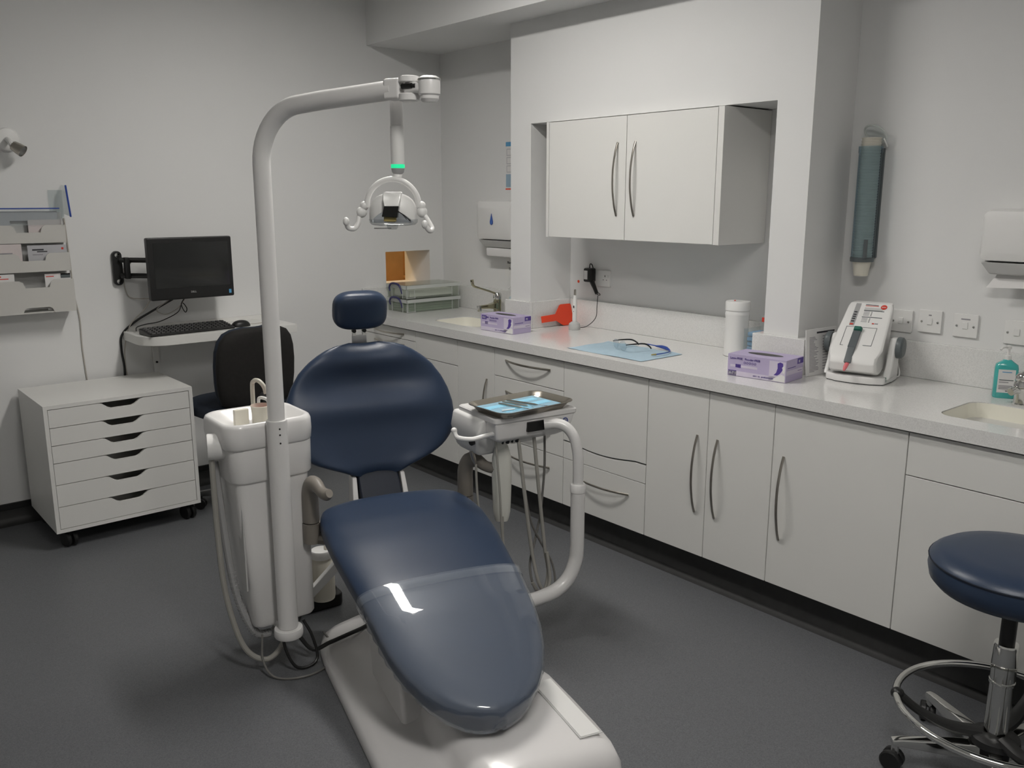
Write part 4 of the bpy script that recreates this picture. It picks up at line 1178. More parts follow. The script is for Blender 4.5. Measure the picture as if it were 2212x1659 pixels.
MB().prism(rrect(.048, .175, .022, 5), (1.362, 4.779, 1.243), (1, 0, 0), (0, 0, 1), .022).build('wall_plate', M['black'], br, True, .004)
for z in (1.31, 1.175):
    MB().lathe([(.012, 0), (.012, .004), (.004, .006)], (1.362, 4.757, z), (0, -1, 0), seg=12).build('bolt', M['chrome'], br)
for z in (1.285, 1.205):
    MB().tube([(1.37, 4.745, z), (1.415, 4.715, z), (1.52, 4.60, z)], .013, 4, flat=((0, 0, 1), 1.0)).build('bar', M['black'], br, False)
BX('hinge_post', (1.383, 4.70, 1.19, 1.407, 4.735, 1.30), M['black'], br, .004)
BX('mount_plate', (1.51, 4.592, 1.18, 1.62, 4.606, 1.31), M['black'], br, .003)
def cable(pts, r, m, label, smooth=8):
    return tag(MB().tube(pts, r, 7, smooth=smooth).build('cable', m, None, True), label, 'cable')
cable([(1.56, 4.57, 1.085), (1.50, 4.66, 1.03), (1.42, 4.74, .965), (1.355, 4.765, .90), (1.345, 4.77, .82), (1.352, 4.772, .72), (1.345, 4.77, .60)], .006, M['black'], 'thick black cable dropping from the monitor to behind the drawer unit')
cable([(1.47, 4.60, 1.10), (1.45, 4.68, 1.03), (1.39, 4.75, .94), (1.36, 4.77, .80), (1.365, 4.772, .62)], .003, M['cablewhite'], 'thin pale cable hanging left of the thick black monitor cable')
cable([(1.42, 4.72, 1.28), (1.39, 4.765, 1.20), (1.395, 4.77, 1.12), (1.42, 4.765, 1.085), (1.50, 4.73, 1.08)], .003, M['cablewhite'], 'pale cable looping under the monitor bracket bars')
cable([(1.62, 4.57, 1.085), (1.615, 4.60, 1.05), (1.632, 4.60, 1.01), (1.64, 4.595, 1.03), (1.618, 4.60, 1.06), (1.60, 4.62, 1.01), (1.52, 4.66, .965), (1.45, 4.67, .955), (1.40, 4.66, .945), (1.385, 4.63, .93)], .0025, M['black'], 'thin knotted black cable between monitor and keyboard')
cable([(1.55, 4.58, 1.085), (1.50, 4.64, 1.03), (1.55, 4.66, 1.00), (1.60, 4.62, 1.03), (1.63, 4.58, 1.085)], .0025, M['cablewhite'], 'grey cable looping below the monitor')
cable([(1.135, 4.772, 1.50), (1.142, 4.774, 1.30), (1.145, 4.774, 1.13), (1.16, 4.775, 1.0), (1.158, 4.775, .85), (1.165, 4.775, .68)], .0035, M['cablewhite'], 'thin brown cable running down the wall from the leaflet rack')

# ------------------------------------------------------------------ leaflet rack
rk = thing('leaflet_rack', 'pale grey tiered wall rack for leaflets at the left edge', 'leaflet rack', (.88, 4.75, 1.05))
RX0, RX1 = .62, 1.122
BX('back_panel', (RX0, 4.765, 1.10, RX1, 4.779, 1.53), M['lightgrey'], rk, .003)
rackm = mat('rack_plastic', (.56, .55, .52), .5, var=(5, .02))
tiers = [(1.385, 1.470, .045), (1.250, 1.338, .075), (1.055, 1.212, .105)]
for z0, z1, dd in tiers:
    xa, xb = .90, 1.02
    zc = z1 - .035
    o_ = [(RX0, z0), (.885, z0), (.895, z0 + .02), (.905, z0 + .028), (1.005, z0 + .028), (1.015, z0 + .02), (1.025, z0), (RX1, z0), (RX1, z1), (xb + .015, z1), (xb, z1 - .01), (xb - .008, zc), (xa + .008, zc), (xa, z1 - .01), (xa - .015, z1), (RX0, z1)]
    if z0 > 1.1:
        o_ = [(RX0, z0), (RX1, z0)] + o_[8:]
    MB().prism(o_, (0, 4.765 - dd, 0), (1, 0, 0), (0, 0, 1), .006).build('pocket_front', rackm, rk, True)
    MB().box(RX0, 4.762 - dd, z0, RX1, 4.765, z0 + .006 if z0 < 1.1 else z0 + .006).build('pocket_floor', rackm, rk, True)
    MB().box(RX1 - .005, 4.762 - dd, z0, RX1, 4.765, z1 - .004).build('pocket_side', rackm, rk, True)
def leaflet(x0, x1, y, z0, z1, m, label, bars=()):
    t = thing('leaflet', label, 'leaflet', ((x0 + x1) / 2, y, z0), 'leaflets in the wall rack')
    BX('sheet', (x0, y, z0, x1, y + .002, z1), m, t, 0)
    for (a, b, c_, d_, mm) in bars:
        BX('print', (a, y - .0006, b, c_, y, d_), mm, t, 0)
leaflet(.64, .89, 4.735, 1.392, 1.515, M['papergrey'], 'grey leaflet in the top tier, left of the finger gap')
leaflet(.965, 1.112, 4.735, 1.392, 1.495, M['paperpink'], 'pinkish leaflet in the top tier, right of the finger gap')
leaflet(.62, .92, 4.706, 1.258, 1.383, M['paperpink'], 'pale pink leaflet in the middle tier on the left', ((.80, 1.335, .88, 1.343, M['inkgrey']), (.79, 1.372, .82, 1.380, M['inkgrey'])))
leaflet(.945, 1.115, 4.706, 1.258, 1.375, M['papergrey'], 'grey leaflet with black heading and red dot in the middle tier', ((.965, 1.350, 1.015, 1.357, M['ink']), (.985, 1.342, 1.03, 1.347, M['ink']), (.965, 1.328, 1.01, 1.333, M['inkgrey']), (1.093, 1.352, 1.103, 1.362, M['red'])))
leaflet(.62, .87, 4.676, 1.064, 1.245, M['paper'], 'white leaflet with a red line in the bottom tier', ((.80, 1.222, .845, 1.226, M['red']), (.795, 1.232, .815, 1.238, M['red'])))
leaflet(1.0, 1.115, 4.676, 1.064, 1.238, M['paper'], 'white leaflet with a dark photo and red text in the bottom tier', ((1.07, 1.216, 1.113, 1.238, M['slate']), (1.005, 1.224, 1.04, 1.228, M['red']), (1.0, 1.232, 1.113, 1.238, M['paperpink'])))
ac = thing('blue_edged_tray', 'clear tray with thin blue top edge above the leaflet rack', 'document tray', (.9, 4.74, 1.50))
BX('front_sheet', (.50, 4.725, 1.47, 1.108, 4.728, 1.545), M['clear'], ac, 0)
BX('blue_edge', (.50, 4.722, 1.545, 1.108, 4.731, 1.551), M['royal'], ac, .001)
BX('papers', (.56, 4.745, 1.49, 1.10, 4.757, 1.535), M['papergrey'], ac, .001)
ah = thing('document_holder', 'small upright clear holder with a blue edge beside the leaflet rack', 'document holder', (1.15, 4.72, 1.51))
MB().loft([[Vector(p) for p in ((1.138, 4.775, 1.52), (1.138, 4.66, 1.51), (1.141, 4.66, 1.51), (1.141, 4.775, 1.52))],
           [Vector(p) for p in ((1.138, 4.775, 1.66), (1.138, 4.70, 1.655), (1.141, 4.70, 1.655), (1.141, 4.775, 1.66))]]).build('side_sheet', M['clear'], ah, False)
MB().tube([(1.1395, 4.66, 1.508), (1.1395, 4.70, 1.657)], .0045, 6).build('blue_edge', M['royal'], ah)
BX('back_sheet', (1.075, 4.772, 1.50, 1.138, 4.778, 1.635), M['clear'], ah, 0)

# ------------------------------------------------------------------ wall spot lamp
sp = thing('wall_spotlight', 'white round wall spotlight with a small tilted metal head', 'spotlight', (.94, 4.75, 1.82))
MB().lathe([(.055, 0), (.056, .006), (.050, .016), (.02, .020)], (.925, 4.779, 1.865), (0, -1, 0), seg=32).build('wall_rose', M['white2'], sp, True)
MB().tube([(.925, 4.765, 1.865), (.925, 4.72, 1.858), (.932, 4.70, 1.835)], .013, 10, smooth=4).build('swivel_arm', M['white2'], sp, True)
MB().lathe([(.010, -.02), (.022, -.015), (.026, .01), (.028, .035)], (.945, 4.695, 1.828), (.55, -.45, -.45), seg=20, caps=False).build('head', M['steel'], sp, True)
MB().lathe([(.002, .020), (.022, .026), (.025, .032)], (.945, 4.695, 1.828), (.55, -.45, -.45), seg=20).build('bulb_glass', M['clear'], sp, True)
# ------------------------------------------------------------------ glove cartons
def obox(o, ex, ey, w, d, h):
    """box with corner o, along ex (w), ey (d), up (h); outward faces fixed by build"""
    o, ex, ey = Vector(o), Vector(ex).normalized(), Vector(ey).normalized()
    a = [o, o + ex * w, o + ex * w + ey * d, o + ey * d]
    return MB().loft([a, [p + Vector((0, 0, h)) for p in a]])
def glove_box(o, fdir, w, d, h, label, size_tag, tagpos):
    """front face runs along fdir (towards the camera end); depth goes back to the wall"""
    ex = Vector(fdir).normalized()
    ey = Vector((0, 0, 1)).cross(ex).normalized()
    if ey.x < 0:
        ey = -ey
    o = Vector(o)
    t = thing('glove_box', label, 'box', o + ex * w / 2 + ey * d / 2, 'lilac cartons of gloves')
    obox(o, ex, ey, w, d, h).build('carton', M['lilac'], t, True, .0012)
    up = Vector((0, 0, 1))
    fo = o - ey * .0006          # front face origin (low left seen from the room)
    def fpatch(nm, a, b, c_, e, m):
        p = [fo + ex * x + up * z for x, z in ((a, b), (c_, b), (c_, e), (a, e))]
        MB().loft([p, [q + ey * .0004 for q in p]]).build(nm, m, t, False)
    eo = o + ex * (w + .0006)    # near end face
    def epatch(nm, a, b, c_, e, m):
        p = [eo + ey * x + up * z for x, z in ((a, b), (c_, b), (c_, e), (a, e))]
        MB().loft([p, [q - ex * .0004 for q in p]]).build(nm, m, t, False)
    # oval opening on top
    el = [(w * .5 + w * .30 * math.cos(2 * math.pi * k / 28), d * .5 + d * .17 * math.sin(2 * math.pi * k / 28)) for k in range(28)]
    MB().loft([[o + ex * a + ey * b + up * (h + .0003) for a, b in el], [o + ex * a + ey * b + up * (h + .0008) for a, b in el]]).build('opening', M['black'], t, False)
    fpatch('pale_band', .002, .002, w - .002, h * .24, M['lilac2'])
    fpatch('portrait_panel', w * .72, .003, w - .003, h * .92, M['lilac2'])
    # stylised head: indigo hair, white shoulder
    hair = [(.80, .30), (.84, .42), (.86, .62), (.855, .84), (.90, .90), (.945, .86), (.95, .74), (.93, .66), (.945, .58), (.925, .48), (.90, .38), (.86, .30)]
    hp = [fo - ey * .0004 + ex * (w * a) + up * (h * b) for a, b in hair]
    MB().loft([hp, [q + ey * .0004 for q in hp]]).build('hair_print', M['indigo'], t, False)
    so = [(.76, .05), (.985, .03), (.985, .30), (.93, .36), (.89, .30), (.83, .20)]
    hp = [fo - ey * .0005 + ex * (w * a) + up * (h * b) for a, b in so]
    MB().loft([hp, [q + ey * .0004 for q in hp]]).build('shoulder_print', M['paper'], t, False)
    hp = [fo - ey * .0005 + ex * (w * a) + up * (h * b) for a, b in ((.94, .45), (.975, .42), (.985, .62), (.965, .80), (.945, .70))]
    MB().loft([hp, [q + ey * .0004 for q in hp]]).build('face_print', M['paper'], t, False)
    a, b = tagpos
    fpatch('size_tag', a, b, a + w * .145, b + h * .24 if b < h * .4 else b + h * .24, M['indigo'])
    text('size_text', size_tag, h * .17, fo - ey * .0006 + ex * (a + w * .02) + up * (b + h * .06), ex, up, M['paper'], t)
    text('print_text', 'Latex-FREE   Powder-FREE', h * .135, fo - ey * .0003 + ex * (w * .04) + up * (h * .78), ex, up, M['indigo'], t)
    fpatch('size_strip', w * .05, h * .42, w * .52, h * .53, M['lilac2'])
    fpatch('size_mark', w * .14, h * .405, w * .235, h * .56, M['indigo'])
    text('print_text', 'care  to  professionals', h * .11, fo - ey * .0007 + ex * (w * .45) + up * (h * .10), ex, up, M['indigo'], t)
    for k in range(5):
        MB().lathe([(h * .05, 0), (h * .05, .0004), (h * .036, .0005), (h * .036, 0)], fo + ex * (w * (.30 + .045 * k)) + up * (h * .66) - ey * .0002, -ey, seg=12, caps=False).build('symbol', M['indigo'], t)
    epatch('size_tag', d * .64, h * .72, d - .001, h * .97, M['indigo'])
    text('size_text', 'FE', h * .17, eo + ex * .0002 + ey * (d * .70) + up * (h * .77), ey, up, M['paper'], t)
    epatch('print_line', d * .08, h * .62, d * .55, h * .65, M['indigo'])
    epatch('pale_band', d * .02, h * .33, d * .98, h * .52, M['lilac2'])
    epatch('print_line', d * .68, h * .40, d * .92, h * .43, M['indigo'])
    return t
glove_box((2.888, 2.078, TZ + .0005), (.03, -.255, 0), .250, .145, .088, 'lilac glove carton in front of the right-hand pillar', '6-7 S', (.004, .002))
glove_box((2.890, 3.688, TZ + .0005), (.015, -.26, 0), .255, .130, .088, 'lilac glove carton beside the far tap, in front of the left-hand pillar', 'FS E', (.01, .060))

# ------------------------------------------------------------------ canister and mask box in the niche
cn = thing('wipes_canister', 'tall white ribbed wipes canister in the niche', 'canister', (3.29, 2.325, TZ))
MB().lathe([(.052, 0), (.056, .003), (.0555, .012), (.053, .02), (.0515, .175), (.0535, .185), (.0540, .192), (.052, .198), (.0515, .205)], (3.285, 2.325, TZ), seg=36).build('body', M['white2'], cn, True)
MB().lathe([(.0525, .205), (.0545, .207), (.0545, .243), (.052, .247), (.01, .247)], (3.285, 2.325, TZ), seg=36).build('lid', M['white2'], cn, True)
MB().lathe([(.004, .247), (.004, .250), (.001, .251)], (3.275, 2.335, TZ), seg=10).build('lid_dot', M['red'], cn)
mk = thing('mask_dispenser', 'clear acrylic box of blue face masks between canister and pillar', 'mask box', (3.34, 2.20, TZ))
bx0, bx1, by0, by1 = 3.180, 3.300, 2.128, 2.212
for nm, b in (('front_pane', (bx0, by0, TZ, bx0 + .003, by1, TZ + .145)), ('back_pane', (bx1 - .003, by0, TZ, bx1, by1, TZ + .19)), ('side_pane', (bx0, by1 - .003, TZ, bx1, by1, TZ + .145)), ('side_pane', (bx0, by0, TZ, bx1, by0 + .003, TZ + .145)), ('base_pane', (bx0, by0, TZ, bx1, by1, TZ + .003))):
    BX(nm, b, M['clear'], mk, 0)
for k in range(6):
    fm = BX('face_mask', (bx0 + .012 + (k % 2) * .004, by0 + .006, TZ + .006 + k * .021, bx1 - .012, by1 - .006, TZ + .025 + k * .021), M['masks'], None, .005)
    tag(fm, 'blue folded face mask in the clear box, %s of the pile' % ('bottom', 'second from bottom', 'third from bottom', 'fourth from bottom', 'fifth from bottom', 'top')[k], 'face mask', 'blue face masks in the acrylic box')
BX('red_label', (bx1 - .004, by1 - .02, TZ + .165, bx1 - .0032, by1 - .008, TZ + .185), M['red'], mk, 0)

# ------------------------------------------------------------------ blue tissue with safety glasses
def sheet(x0, x1, y0, y1, z, n=18, skew=.0):
    vs_, fs_ = [], []
    for i in range(n + 1):
        for j in range(n + 1):
            u_, v_ = i / n, j / n
            x = x0 + (x1 - x0) * u_ + skew * (v_ - .5)
            y = y0 + (y1 - y0) * v_ - skew * (u_ - .5)
            dz = .0020 + .0016 * math.sin(9 * u_ + 3 * v_) * math.sin(7 * v_) + (.006 * max(0, u_ - .85) * 4 * abs(math.sin(11 * v_)))
            vs_.append((x, y, z + dz))
    for i in range(n):
        for j in range(n):
            a = i * (n + 1) + j
            fs_.append((a, a + 1, a + n + 2, a + n + 1))
    m_ = MB().add(vs_, fs_)
    o = len(vs_)
    m_.add([(a, b, c_ - .0008) for a, b, c_ in vs_], [tuple(reversed(f)) for f in fs_])
    return m_
ts = sheet(2.836, 3.115, 2.49, 2.955, TZ).build('tissue_sheet', M['bluepaper'], None, True)
tag(ts, 'sheet of pale blue tissue spread on the worktop', 'tissue')
gz = TZ + .006
sg_ = thing('safety_glasses', 'clear safety glasses with black arms lying on the blue tissue', 'glasses', (3.0, 2.73, gz))
def gp(a, b, z):         # a across the lenses, b from lens to temple tips
    ang = math.radians(-20)
    e1 = Vector((math.cos(ang + math.pi / 2) * -1, math.sin(ang + math.pi / 2) * -1, 0)); e2 = Vector((math.cos(ang), math.sin(ang), 0))
    return Vector((2.965, 2.745, gz + z)) + e1 * a + e2 * b
for sg in (-1, 1):
    le = [(sg * (.035 + .031 * math.cos(2 * math.pi * k / 24)), .006 * abs(math.cos(math.pi * k / 24)), .024 + .021 * math.sin(2 * math.pi * k / 24)) for k in range(24)]
    MB().loft([[gp(*p) for p in le], [gp(p[0], p[1] + .002, p[2]) for p in le]]).build('lens', M['lens'], sg_, True)
    MB().tube([gp(*p) for p in le], .0009, 6, closed=True).build('lens_rim', M['clear'], sg_)
    MB().tube([gp(sg * .066, .004, .032), gp(sg * .068, .05, .034), gp(sg * .066, .10, .032), gp(sg * .062, .128, .018), gp(sg * .060, .138, .006)], [.002, .0032, .0036, .0034, .0028], 8, smooth=4).build('temple', M['black'], sg_, True)
MB().tube([gp(-.006, .003, .028), gp(0, .001, .032), gp(.006, .003, .028)], .0014, 6).build('bridge', M['clear'], sg_)
gc = thing('glasses_cord', 'blue neck cord attached to the safety glasses', 'cord', (3.05, 2.62, gz))
cpts = [gp(-.060, .136, .010), (3.13, 2.74, gz + .012), (3.145, 2.66, gz + .008), (3.135, 2.60, gz + .006), (3.11, 2.56, gz + .006), (3.075, 2.535, gz + .006), (3.03, 2.525, gz + .006), (2.985, 2.535, gz + .004)]
MB().tube(cpts, .0026, 8, smooth=6).build('cord', M['royal'], gc, True)
MB().tube([(3.14, 2.67, gz + .008), (3.135, 2.63, gz + .010), (3.122, 2.59, gz + .009), (3.105, 2.555, gz + .006)], [.003, .008, .0085, .003], 10, smooth=3).build('float', M['royal'], gc, True)
MB().tube([(2.985, 2.535, gz + .004), (2.965, 2.545, gz + .003)], [.004, .003], 8).build('end_grip', M['bulb'], gc)

# ------------------------------------------------------------------ curing light, shield, power supply
cl = thing('curing_light', 'slim white curing light standing upright in its round grey charger', 'curing light', (3.278, 3.36, TZ))
c0 = (3.278, 3.362, TZ)
MB().lathe([(.030, 0), (.032, .003), (.032, .022), (.029, .034), (.018, .042), (.014, .044)], c0, seg=28).build('charger', M['lightgrey'], cl, True)
MB().lathe([(.011, .044), (.0125, .05), (.0125, .14), (.0105, .165), (.008, .185), (.006, .186)], c0, seg=20).build('handpiece', M['white2'], cl, True)
MB().lathe([(.006, .186), (.0065, .19), (.006, .215), (.003, .218)], c0, seg=16).build('light_guide', M['steel'], cl, True)
MB().ball((3.2655, 3.357, TZ + .125), .0045, .5, 1, 1.6).build('button', M['black'], cl)
MB().ball((3.2655, 3.357, TZ + .10), .002).build('indicator', M['black'], cl)
pd = MB()
pp_ = [(-.185, .030), (-.183, .066), (-.075, .070), (-.035, .115), (-.024, .120), (.048, .120), (.056, .112), (.056, .010), (.048, .001), (-.022, .001), (-.034, .006), (-.075, .032)]
pd.prism(pp_, Vector((3.352, 3.500, TZ + .001)), Vector((1, .02, 0)), Vector((0, .26, 1)), .003)
pdo = pd.build('light_shield', M['orange'], None, True, .001)
tag(pdo, 'bright orange acrylic paddle shield leaning behind the curing light', 'shield')
od = MB().lathe([(.008, 0), (.008, .001), (.006, .0016)], (WX - .0005, 3.49, 1.142), (-1, 0, 0), seg=18).build('round_sticker', M['orange'], None, True)
tag(od, 'small round orange sticker on the niche wall', 'sticker')
so = thing('wall_socket', 'white double wall socket on the niche wall', 'socket', (WX - .005, 3.32, 1.13))
BX('plate', (WX - .009, 3.243, 1.128, WX - .0005, 3.39, 1.215), M['white2'], so, .002)
for yy in (3.280,):
    BX('earth_slot', (WX - .0096, yy - .002, 1.180, WX - .009, yy + .002, 1.190), M['black'], so, 0)
    for s__ in (-.012, .012):
        BX('pin_slot', (WX - .0096, yy + s__ - .003, 1.163, WX - .009, yy + s__ + .003, 1.1665), M['black'], so, 0)
BX('rocker', (WX - .0115, 3.255, 1.178, WX - .009, 3.265, 1.192), M['white2'], so, .001)
pl = thing('power_adapter', 'black plug-in power adapter with white label in the niche socket', 'power adapter', (3.39, 3.37, 1.13))
BX('case', (WX - .060, 3.345, 1.150, WX - .010, 3.395, 1.225), M['black'], pl, .008)
BX('rating_label', (WX - .0606, 3.362, 1.165, WX - .0598, 3.388, 1.212), M['paper'], pl, 0)
MB().tube([(WX - .035, 3.37, 1.225), (WX - .035, 3.368, 1.245), (WX - .035, 3.355, 1.245), (WX - .033, 3.345, 1.22), (WX - .03, 3.335, 1.17)], .003, 7, smooth=5).build('cord_loop', M['black'], pl)
MB().tube([(WX - .035, 3.352, 1.155), (WX - .035, 3.330, 1.12), (WX - .035, 3.312, 1.09)], [.014, .011, .010], 8).build('wound_cord', M['black'], pl, True)
MB().tube([(WX - .035 + .010 * math.cos(a), 3.302 + .010 * math.sin(a), 1.09 + .006 * math.sin(a)) for a in (2 * math.pi * k / 14 for k in range(14))], .0022, 6, closed=True).build('cord_coil', M['black'], pl)
MB().tube([(WX - .035, 3.305, 1.08), (WX - .05, 3.295, 1.02), (WX - .06, 3.29, .97), (WX - .075, 3.31, .935), (WX - .10, 3.335, .912), (3.300, 3.352, .912)], .0020, 7, smooth=6).build('lead', M['black'], pl)

# ------------------------------------------------------------------ capsule mixer
mx = thing('capsule_mixer', 'white capsule mixing machine with grey knobs and green catch on the worktop', 'mixing machine', (3.22, 1.66, TZ))
mf = Vector((-.975, -.22, 0)).normalized()     # facing
mr = Vector((.22, -.975, 0)).normalized()      # its right as seen from the room
MO = Vector((3.240, 1.700, TZ))
def MW(a, b, z):       # a right, b forward
    return MO + mr * a + mf * b + Vector((0, 0, z))
# yoke: base sole and two side arms
o_ = [(-.105, .10), (-.06, .125), (.0, .135), (.07, .128), (.115, .105), (.125, .02), (.125, -.05), (-.115, -.05), (-.115, .05)]
MB().loft([[MW(a, b, .002) for a, b in o_], [MW(a, b, .030) for a, b in o_]]).build('foot', M['white2'], mx, True, .006, 2)
MB().loft([[MW(a * .96, b * .97, 0) for a, b in o_], [MW(a * .97, b * .98, .004) for a, b in o_]]).build('sole', M['rubber'], mx, True)
for sg, x0, x1 in ((1, .102, .128), (-1, -.120, -.101)):
    loops = []
    for z, b0, b1 in ((.02, -.045, .09), (.07, -.04, .055), (.12, -.035, .035), (.155, -.03, .022), (.172, -.018, .008)):
        loops.append([MW(x0, b0, z), MW(x1, b0, z), MW(x1, b1, z), MW(x0, b1, z)])
    MB().loft(loops).build('yoke_arm', M['white2'], mx, True, .008, 3)
    cx = x1 if sg > 0 else x0
    MB().lathe([(.040, 0), (.042, .004), (.040, .018), (.033, .024), (.002, .025)], MW(cx, -.002, .135), mr * sg, seg=28).build('pivot_knob', M['slate'], mx, True)
MB().box(0, 0, 0, .001, .012, .018).xf(Matrix.Translation(MW(.118, .088, .012))).build('green_mark', M['darkgreen'], mx, False)
# tilting body: side profile swept across
dn = Vector((.0, .76, -.65)).normalized()      # along the face, forward-down, in (a, b, z)
# profile points in (b, z)
prof = [(-.112, .280), (-.104, .294), (-.070, .290), (.105, .128), (.134, .104), (.143, .080), (.136, .050), (.100, .036), (.040, .048), (-.02, .10), (-.097, .225)]
def halfw(b):
    return interp(b, [-.12, -.06, .05, .10, .14], [.078, .086, .094, .096, .088])
loops = []
for k, s__ in ((-1.0, .90), (-.93, .985), (-.80, 1.0), (.80, 1.0), (.93, .985), (1.0, .90)):
    cxb = sum(p[0] for p in prof) / len(prof); czb = sum(p[1] for p in prof) / len(prof)
    loops.append([MW(k * halfw(b), cxb + (b - cxb) * s__, czb + (z - czb) * s__) for b, z in prof])
MB().loft(loops).build('body', M['white2'], mx, True, .006, 3)
P0 = Vector((0, -.070, .290)); P1 = Vector((0, .105, .128))
fd = (P1 - P0); fl = fd.length; fd.normalize()
fnm = Vector((0, -fd.z, fd.y))
if fnm.z < 0:
    fnm = -fnm
def face(a, t_, lift=.001):      # a across, t along 0..1
    p = P0 + fd * (fl * t_) + fnm * lift
    return MW(a, p.y, p.z)
def fplate(nm, a0, a1, t0, t1, m, lift=.0012, th=.0012, skew=0):
    q = [face(a0, t0, lift), face(a1, t0, lift), face(a1 + skew, t1, lift), face(a0 + skew, t1, lift)]
    q2 = [face(a0, t0, lift - th), face(a1, t0, lift - th), face(a1 + skew, t1, lift - th), face(a0 + skew, t1, lift - th)]
    return MB().loft([q, q2]).build(nm, m, mx, False)
fplate('keypad_strip', -.055, -.036, .02, .50, M['midgrey'])
for t_ in (.20, .255, .30, .345, .40):
    fplate('key', -.052, -.040, t_, t_ + .025, M['ink'], .0020)
fplate('red_key', -.053, -.040, .46, .49, M['red'], .0020)
fplate('display', -.018, .050, .10, .155, M['lightgrey'])
fplate('print_bar', -.018, .058, .16, .172, M['slate'])
fplate('print_bar', -.018, .058, .30, .312, M['slate'])
for r in range(4):
    fplate('print_line', -.016, .006, .19 + r * .025, .196 + r * .025, M['inkgrey'])
    fplate('print_dot', .012, .016, .19 + r * .025, .198 + r * .025, M['ink'])
    fplate('print_line', -.016, .006, .33 + r * .025, .336 + r * .025, M['inkgrey'])
    fplate('print_dot', .012, .016, .33 + r * .025, .338 + r * .025, M['ink'])
fplate('print_line', -.018, .030, .035, .045, M['ink'])
fplate('print_line', -.018, .032, .06, .068, M['red'])
q0 = face(.052, .075, .0012)
ring = [q0 + (mr * math.cos(2 * math.pi * k / 20) + MW(0, fd.y, fd.z).__sub__(MO) * math.sin(2 * math.pi * k / 20)) * .012 for k in range(20)]
nW = (mr.cross(MW(0, fd.y, fd.z) - MO)).normalized()
MB().loft([ring, [p + nW * .0008 for p in ring]]).build('round_logo', M['red'], mx, False)
fplate('logo_slash', .044, .060, .072, .082, M['paper'], .0026)
fplate('maker_text_mark', .028, .036, .425, .445, M['red'])
fplate('maker_text_mark', .038, .050, .425, .443, M['inkgrey'])
# lid outline, catch, capsule lever
for a0, a1, t0, t1 in ((-.062, -.0605, .53, .93), (.052, .0535, .53, .90), (-.062, .0535, .525, .530), (.022, .0535, .895, .903), (-.062, -.050, .925, .931)):
    fplate('lid_joint', a0, a1, t0, t1, M['slate'], .0012)
fplate('capsule_slide', -.028, .000, .60, .98, M['slate'], .010, .011)
MB().loft([[face(a, t_, l) for a, t_, l in ((-.030, .56, .004), (.004, .56, .004), (.004, .64, .004), (-.030, .64, .004))], [face(a, t_, l) for a, t_, l in ((-.026, .57, .020), (.000, .57, .020), (.000, .63, .018), (-.026, .63, .018))]]).build('green_catch', M['darkgreen'], mx, True, .003)
MB().loft([[face(a, t_, l) for a, t_, l in ((-.028, .96, .010), (.000, .96, .010), (.000, .96, -.004), (-.028, .96, -.004))], [MW(a, b, z) for a, b, z in ((-.027, .152, .085), (-.001, .152, .085), (-.001, .130, .072), (-.027, .130, .072))]]).build('lever_tip', M['slate'], mx, True, .003)
MB().tube([MW(-.014, .140, .082), MW(-.016, .160, .066), MW(-.018, .168, .054)], [.008, .0075, .004], 10).build('capsule', M['pink'], mx, True)
MB().tube([MW(.10, -.05, .12), MW(.115, -.08, .06), MW(.125, -.075, .012), MW(.09, -.06, .008)], .003, 8, smooth=5).build('mains_lead', M['white2'], mx)

# ------------------------------------------------------------------ instruction card
ic = thing('instruction_card', 'upright printed instruction card leaning by the pillar behind the mixer', 'card', (3.18, 1.86, TZ))
ca_, cb_ = Vector((3.090, 1.848, TZ + .001)), Vector((3.295, 1.835, TZ + .001))
cx_ = (cb_ - ca_).normalized(); cup = Vector((.05, .10, 1)).normalized()
MB().loft([[ca_, cb_, cb_ + cup * .185, ca_ + cup * .185], [p + Vector((0, .003, 0)) for p in (ca_, cb_, cb_ + cup * .185, ca_ + cup * .185)]]).build('card', M['paper'], ic, False)
def cbar(a, b, c_, d_, m):
    q = [ca_ + cx_ * x + cup * z + Vector((0, -.0006, 0)) for x, z in ((a, b), (c_, b), (c_, d_), (a, d_))]
    MB().loft([q, [p + Vector((0, .0005, 0)) for p in q]]).build('print_line', m, ic, False)
cbar(.07, .166, .19, .173, M['ink'])
random.seed(3)
for k in range(26):
    z = .152 - k * .0055
    cbar(.022, z, .05 + random.random() * .035, z + .0026, M['inkgrey'])
    if k % 2 == 0:
        cbar(.11, z, .14 + random.random() * .04, z + .003, M['inkgrey'])

# ------------------------------------------------------------------ switches on the right wall
def switch(y, z, label, kind):
    t = thing('wall_switch', label, 'switch', (WX - .005, y, z - .045), 'white switch plates above the near worktop')
    BX('plate', (WX - .010, y - .045, z - .044, WX - .0005, y + .045, z + .044), M['white2'], t, .003)
    BX('rocker', (WX - .014, y - .010, z - .012, WX - .009, y + .010, z + .014), M['white2'], t, .002)
    for s__ in (-.031, .031):
        MB().lathe([(.0045, 0), (.0045, .0012), (.001, .0016)], (WX - .010, y + s__, z - .002), (-1, 0, 0), seg=12).build('screw', M['chrome'], t)
    if kind:
        BX('legend', (WX - .0104, y - .014 * kind, z + .022, WX - .010, y + .014 * kind, z + .027), M['inkgrey'], t, 0)
switch(1.645, 1.118, 'white wall switch half hidden behind the capsule mixer', 0)
switch(1.531, 1.127, 'white wall switch just right of the capsule mixer', .4)
switch(1.397, 1.125, 'white wall switch left of the soap bottle', 1.2)
switch(1.215, 1.12, 'white wall switch cut by the right edge of the frame', 0)

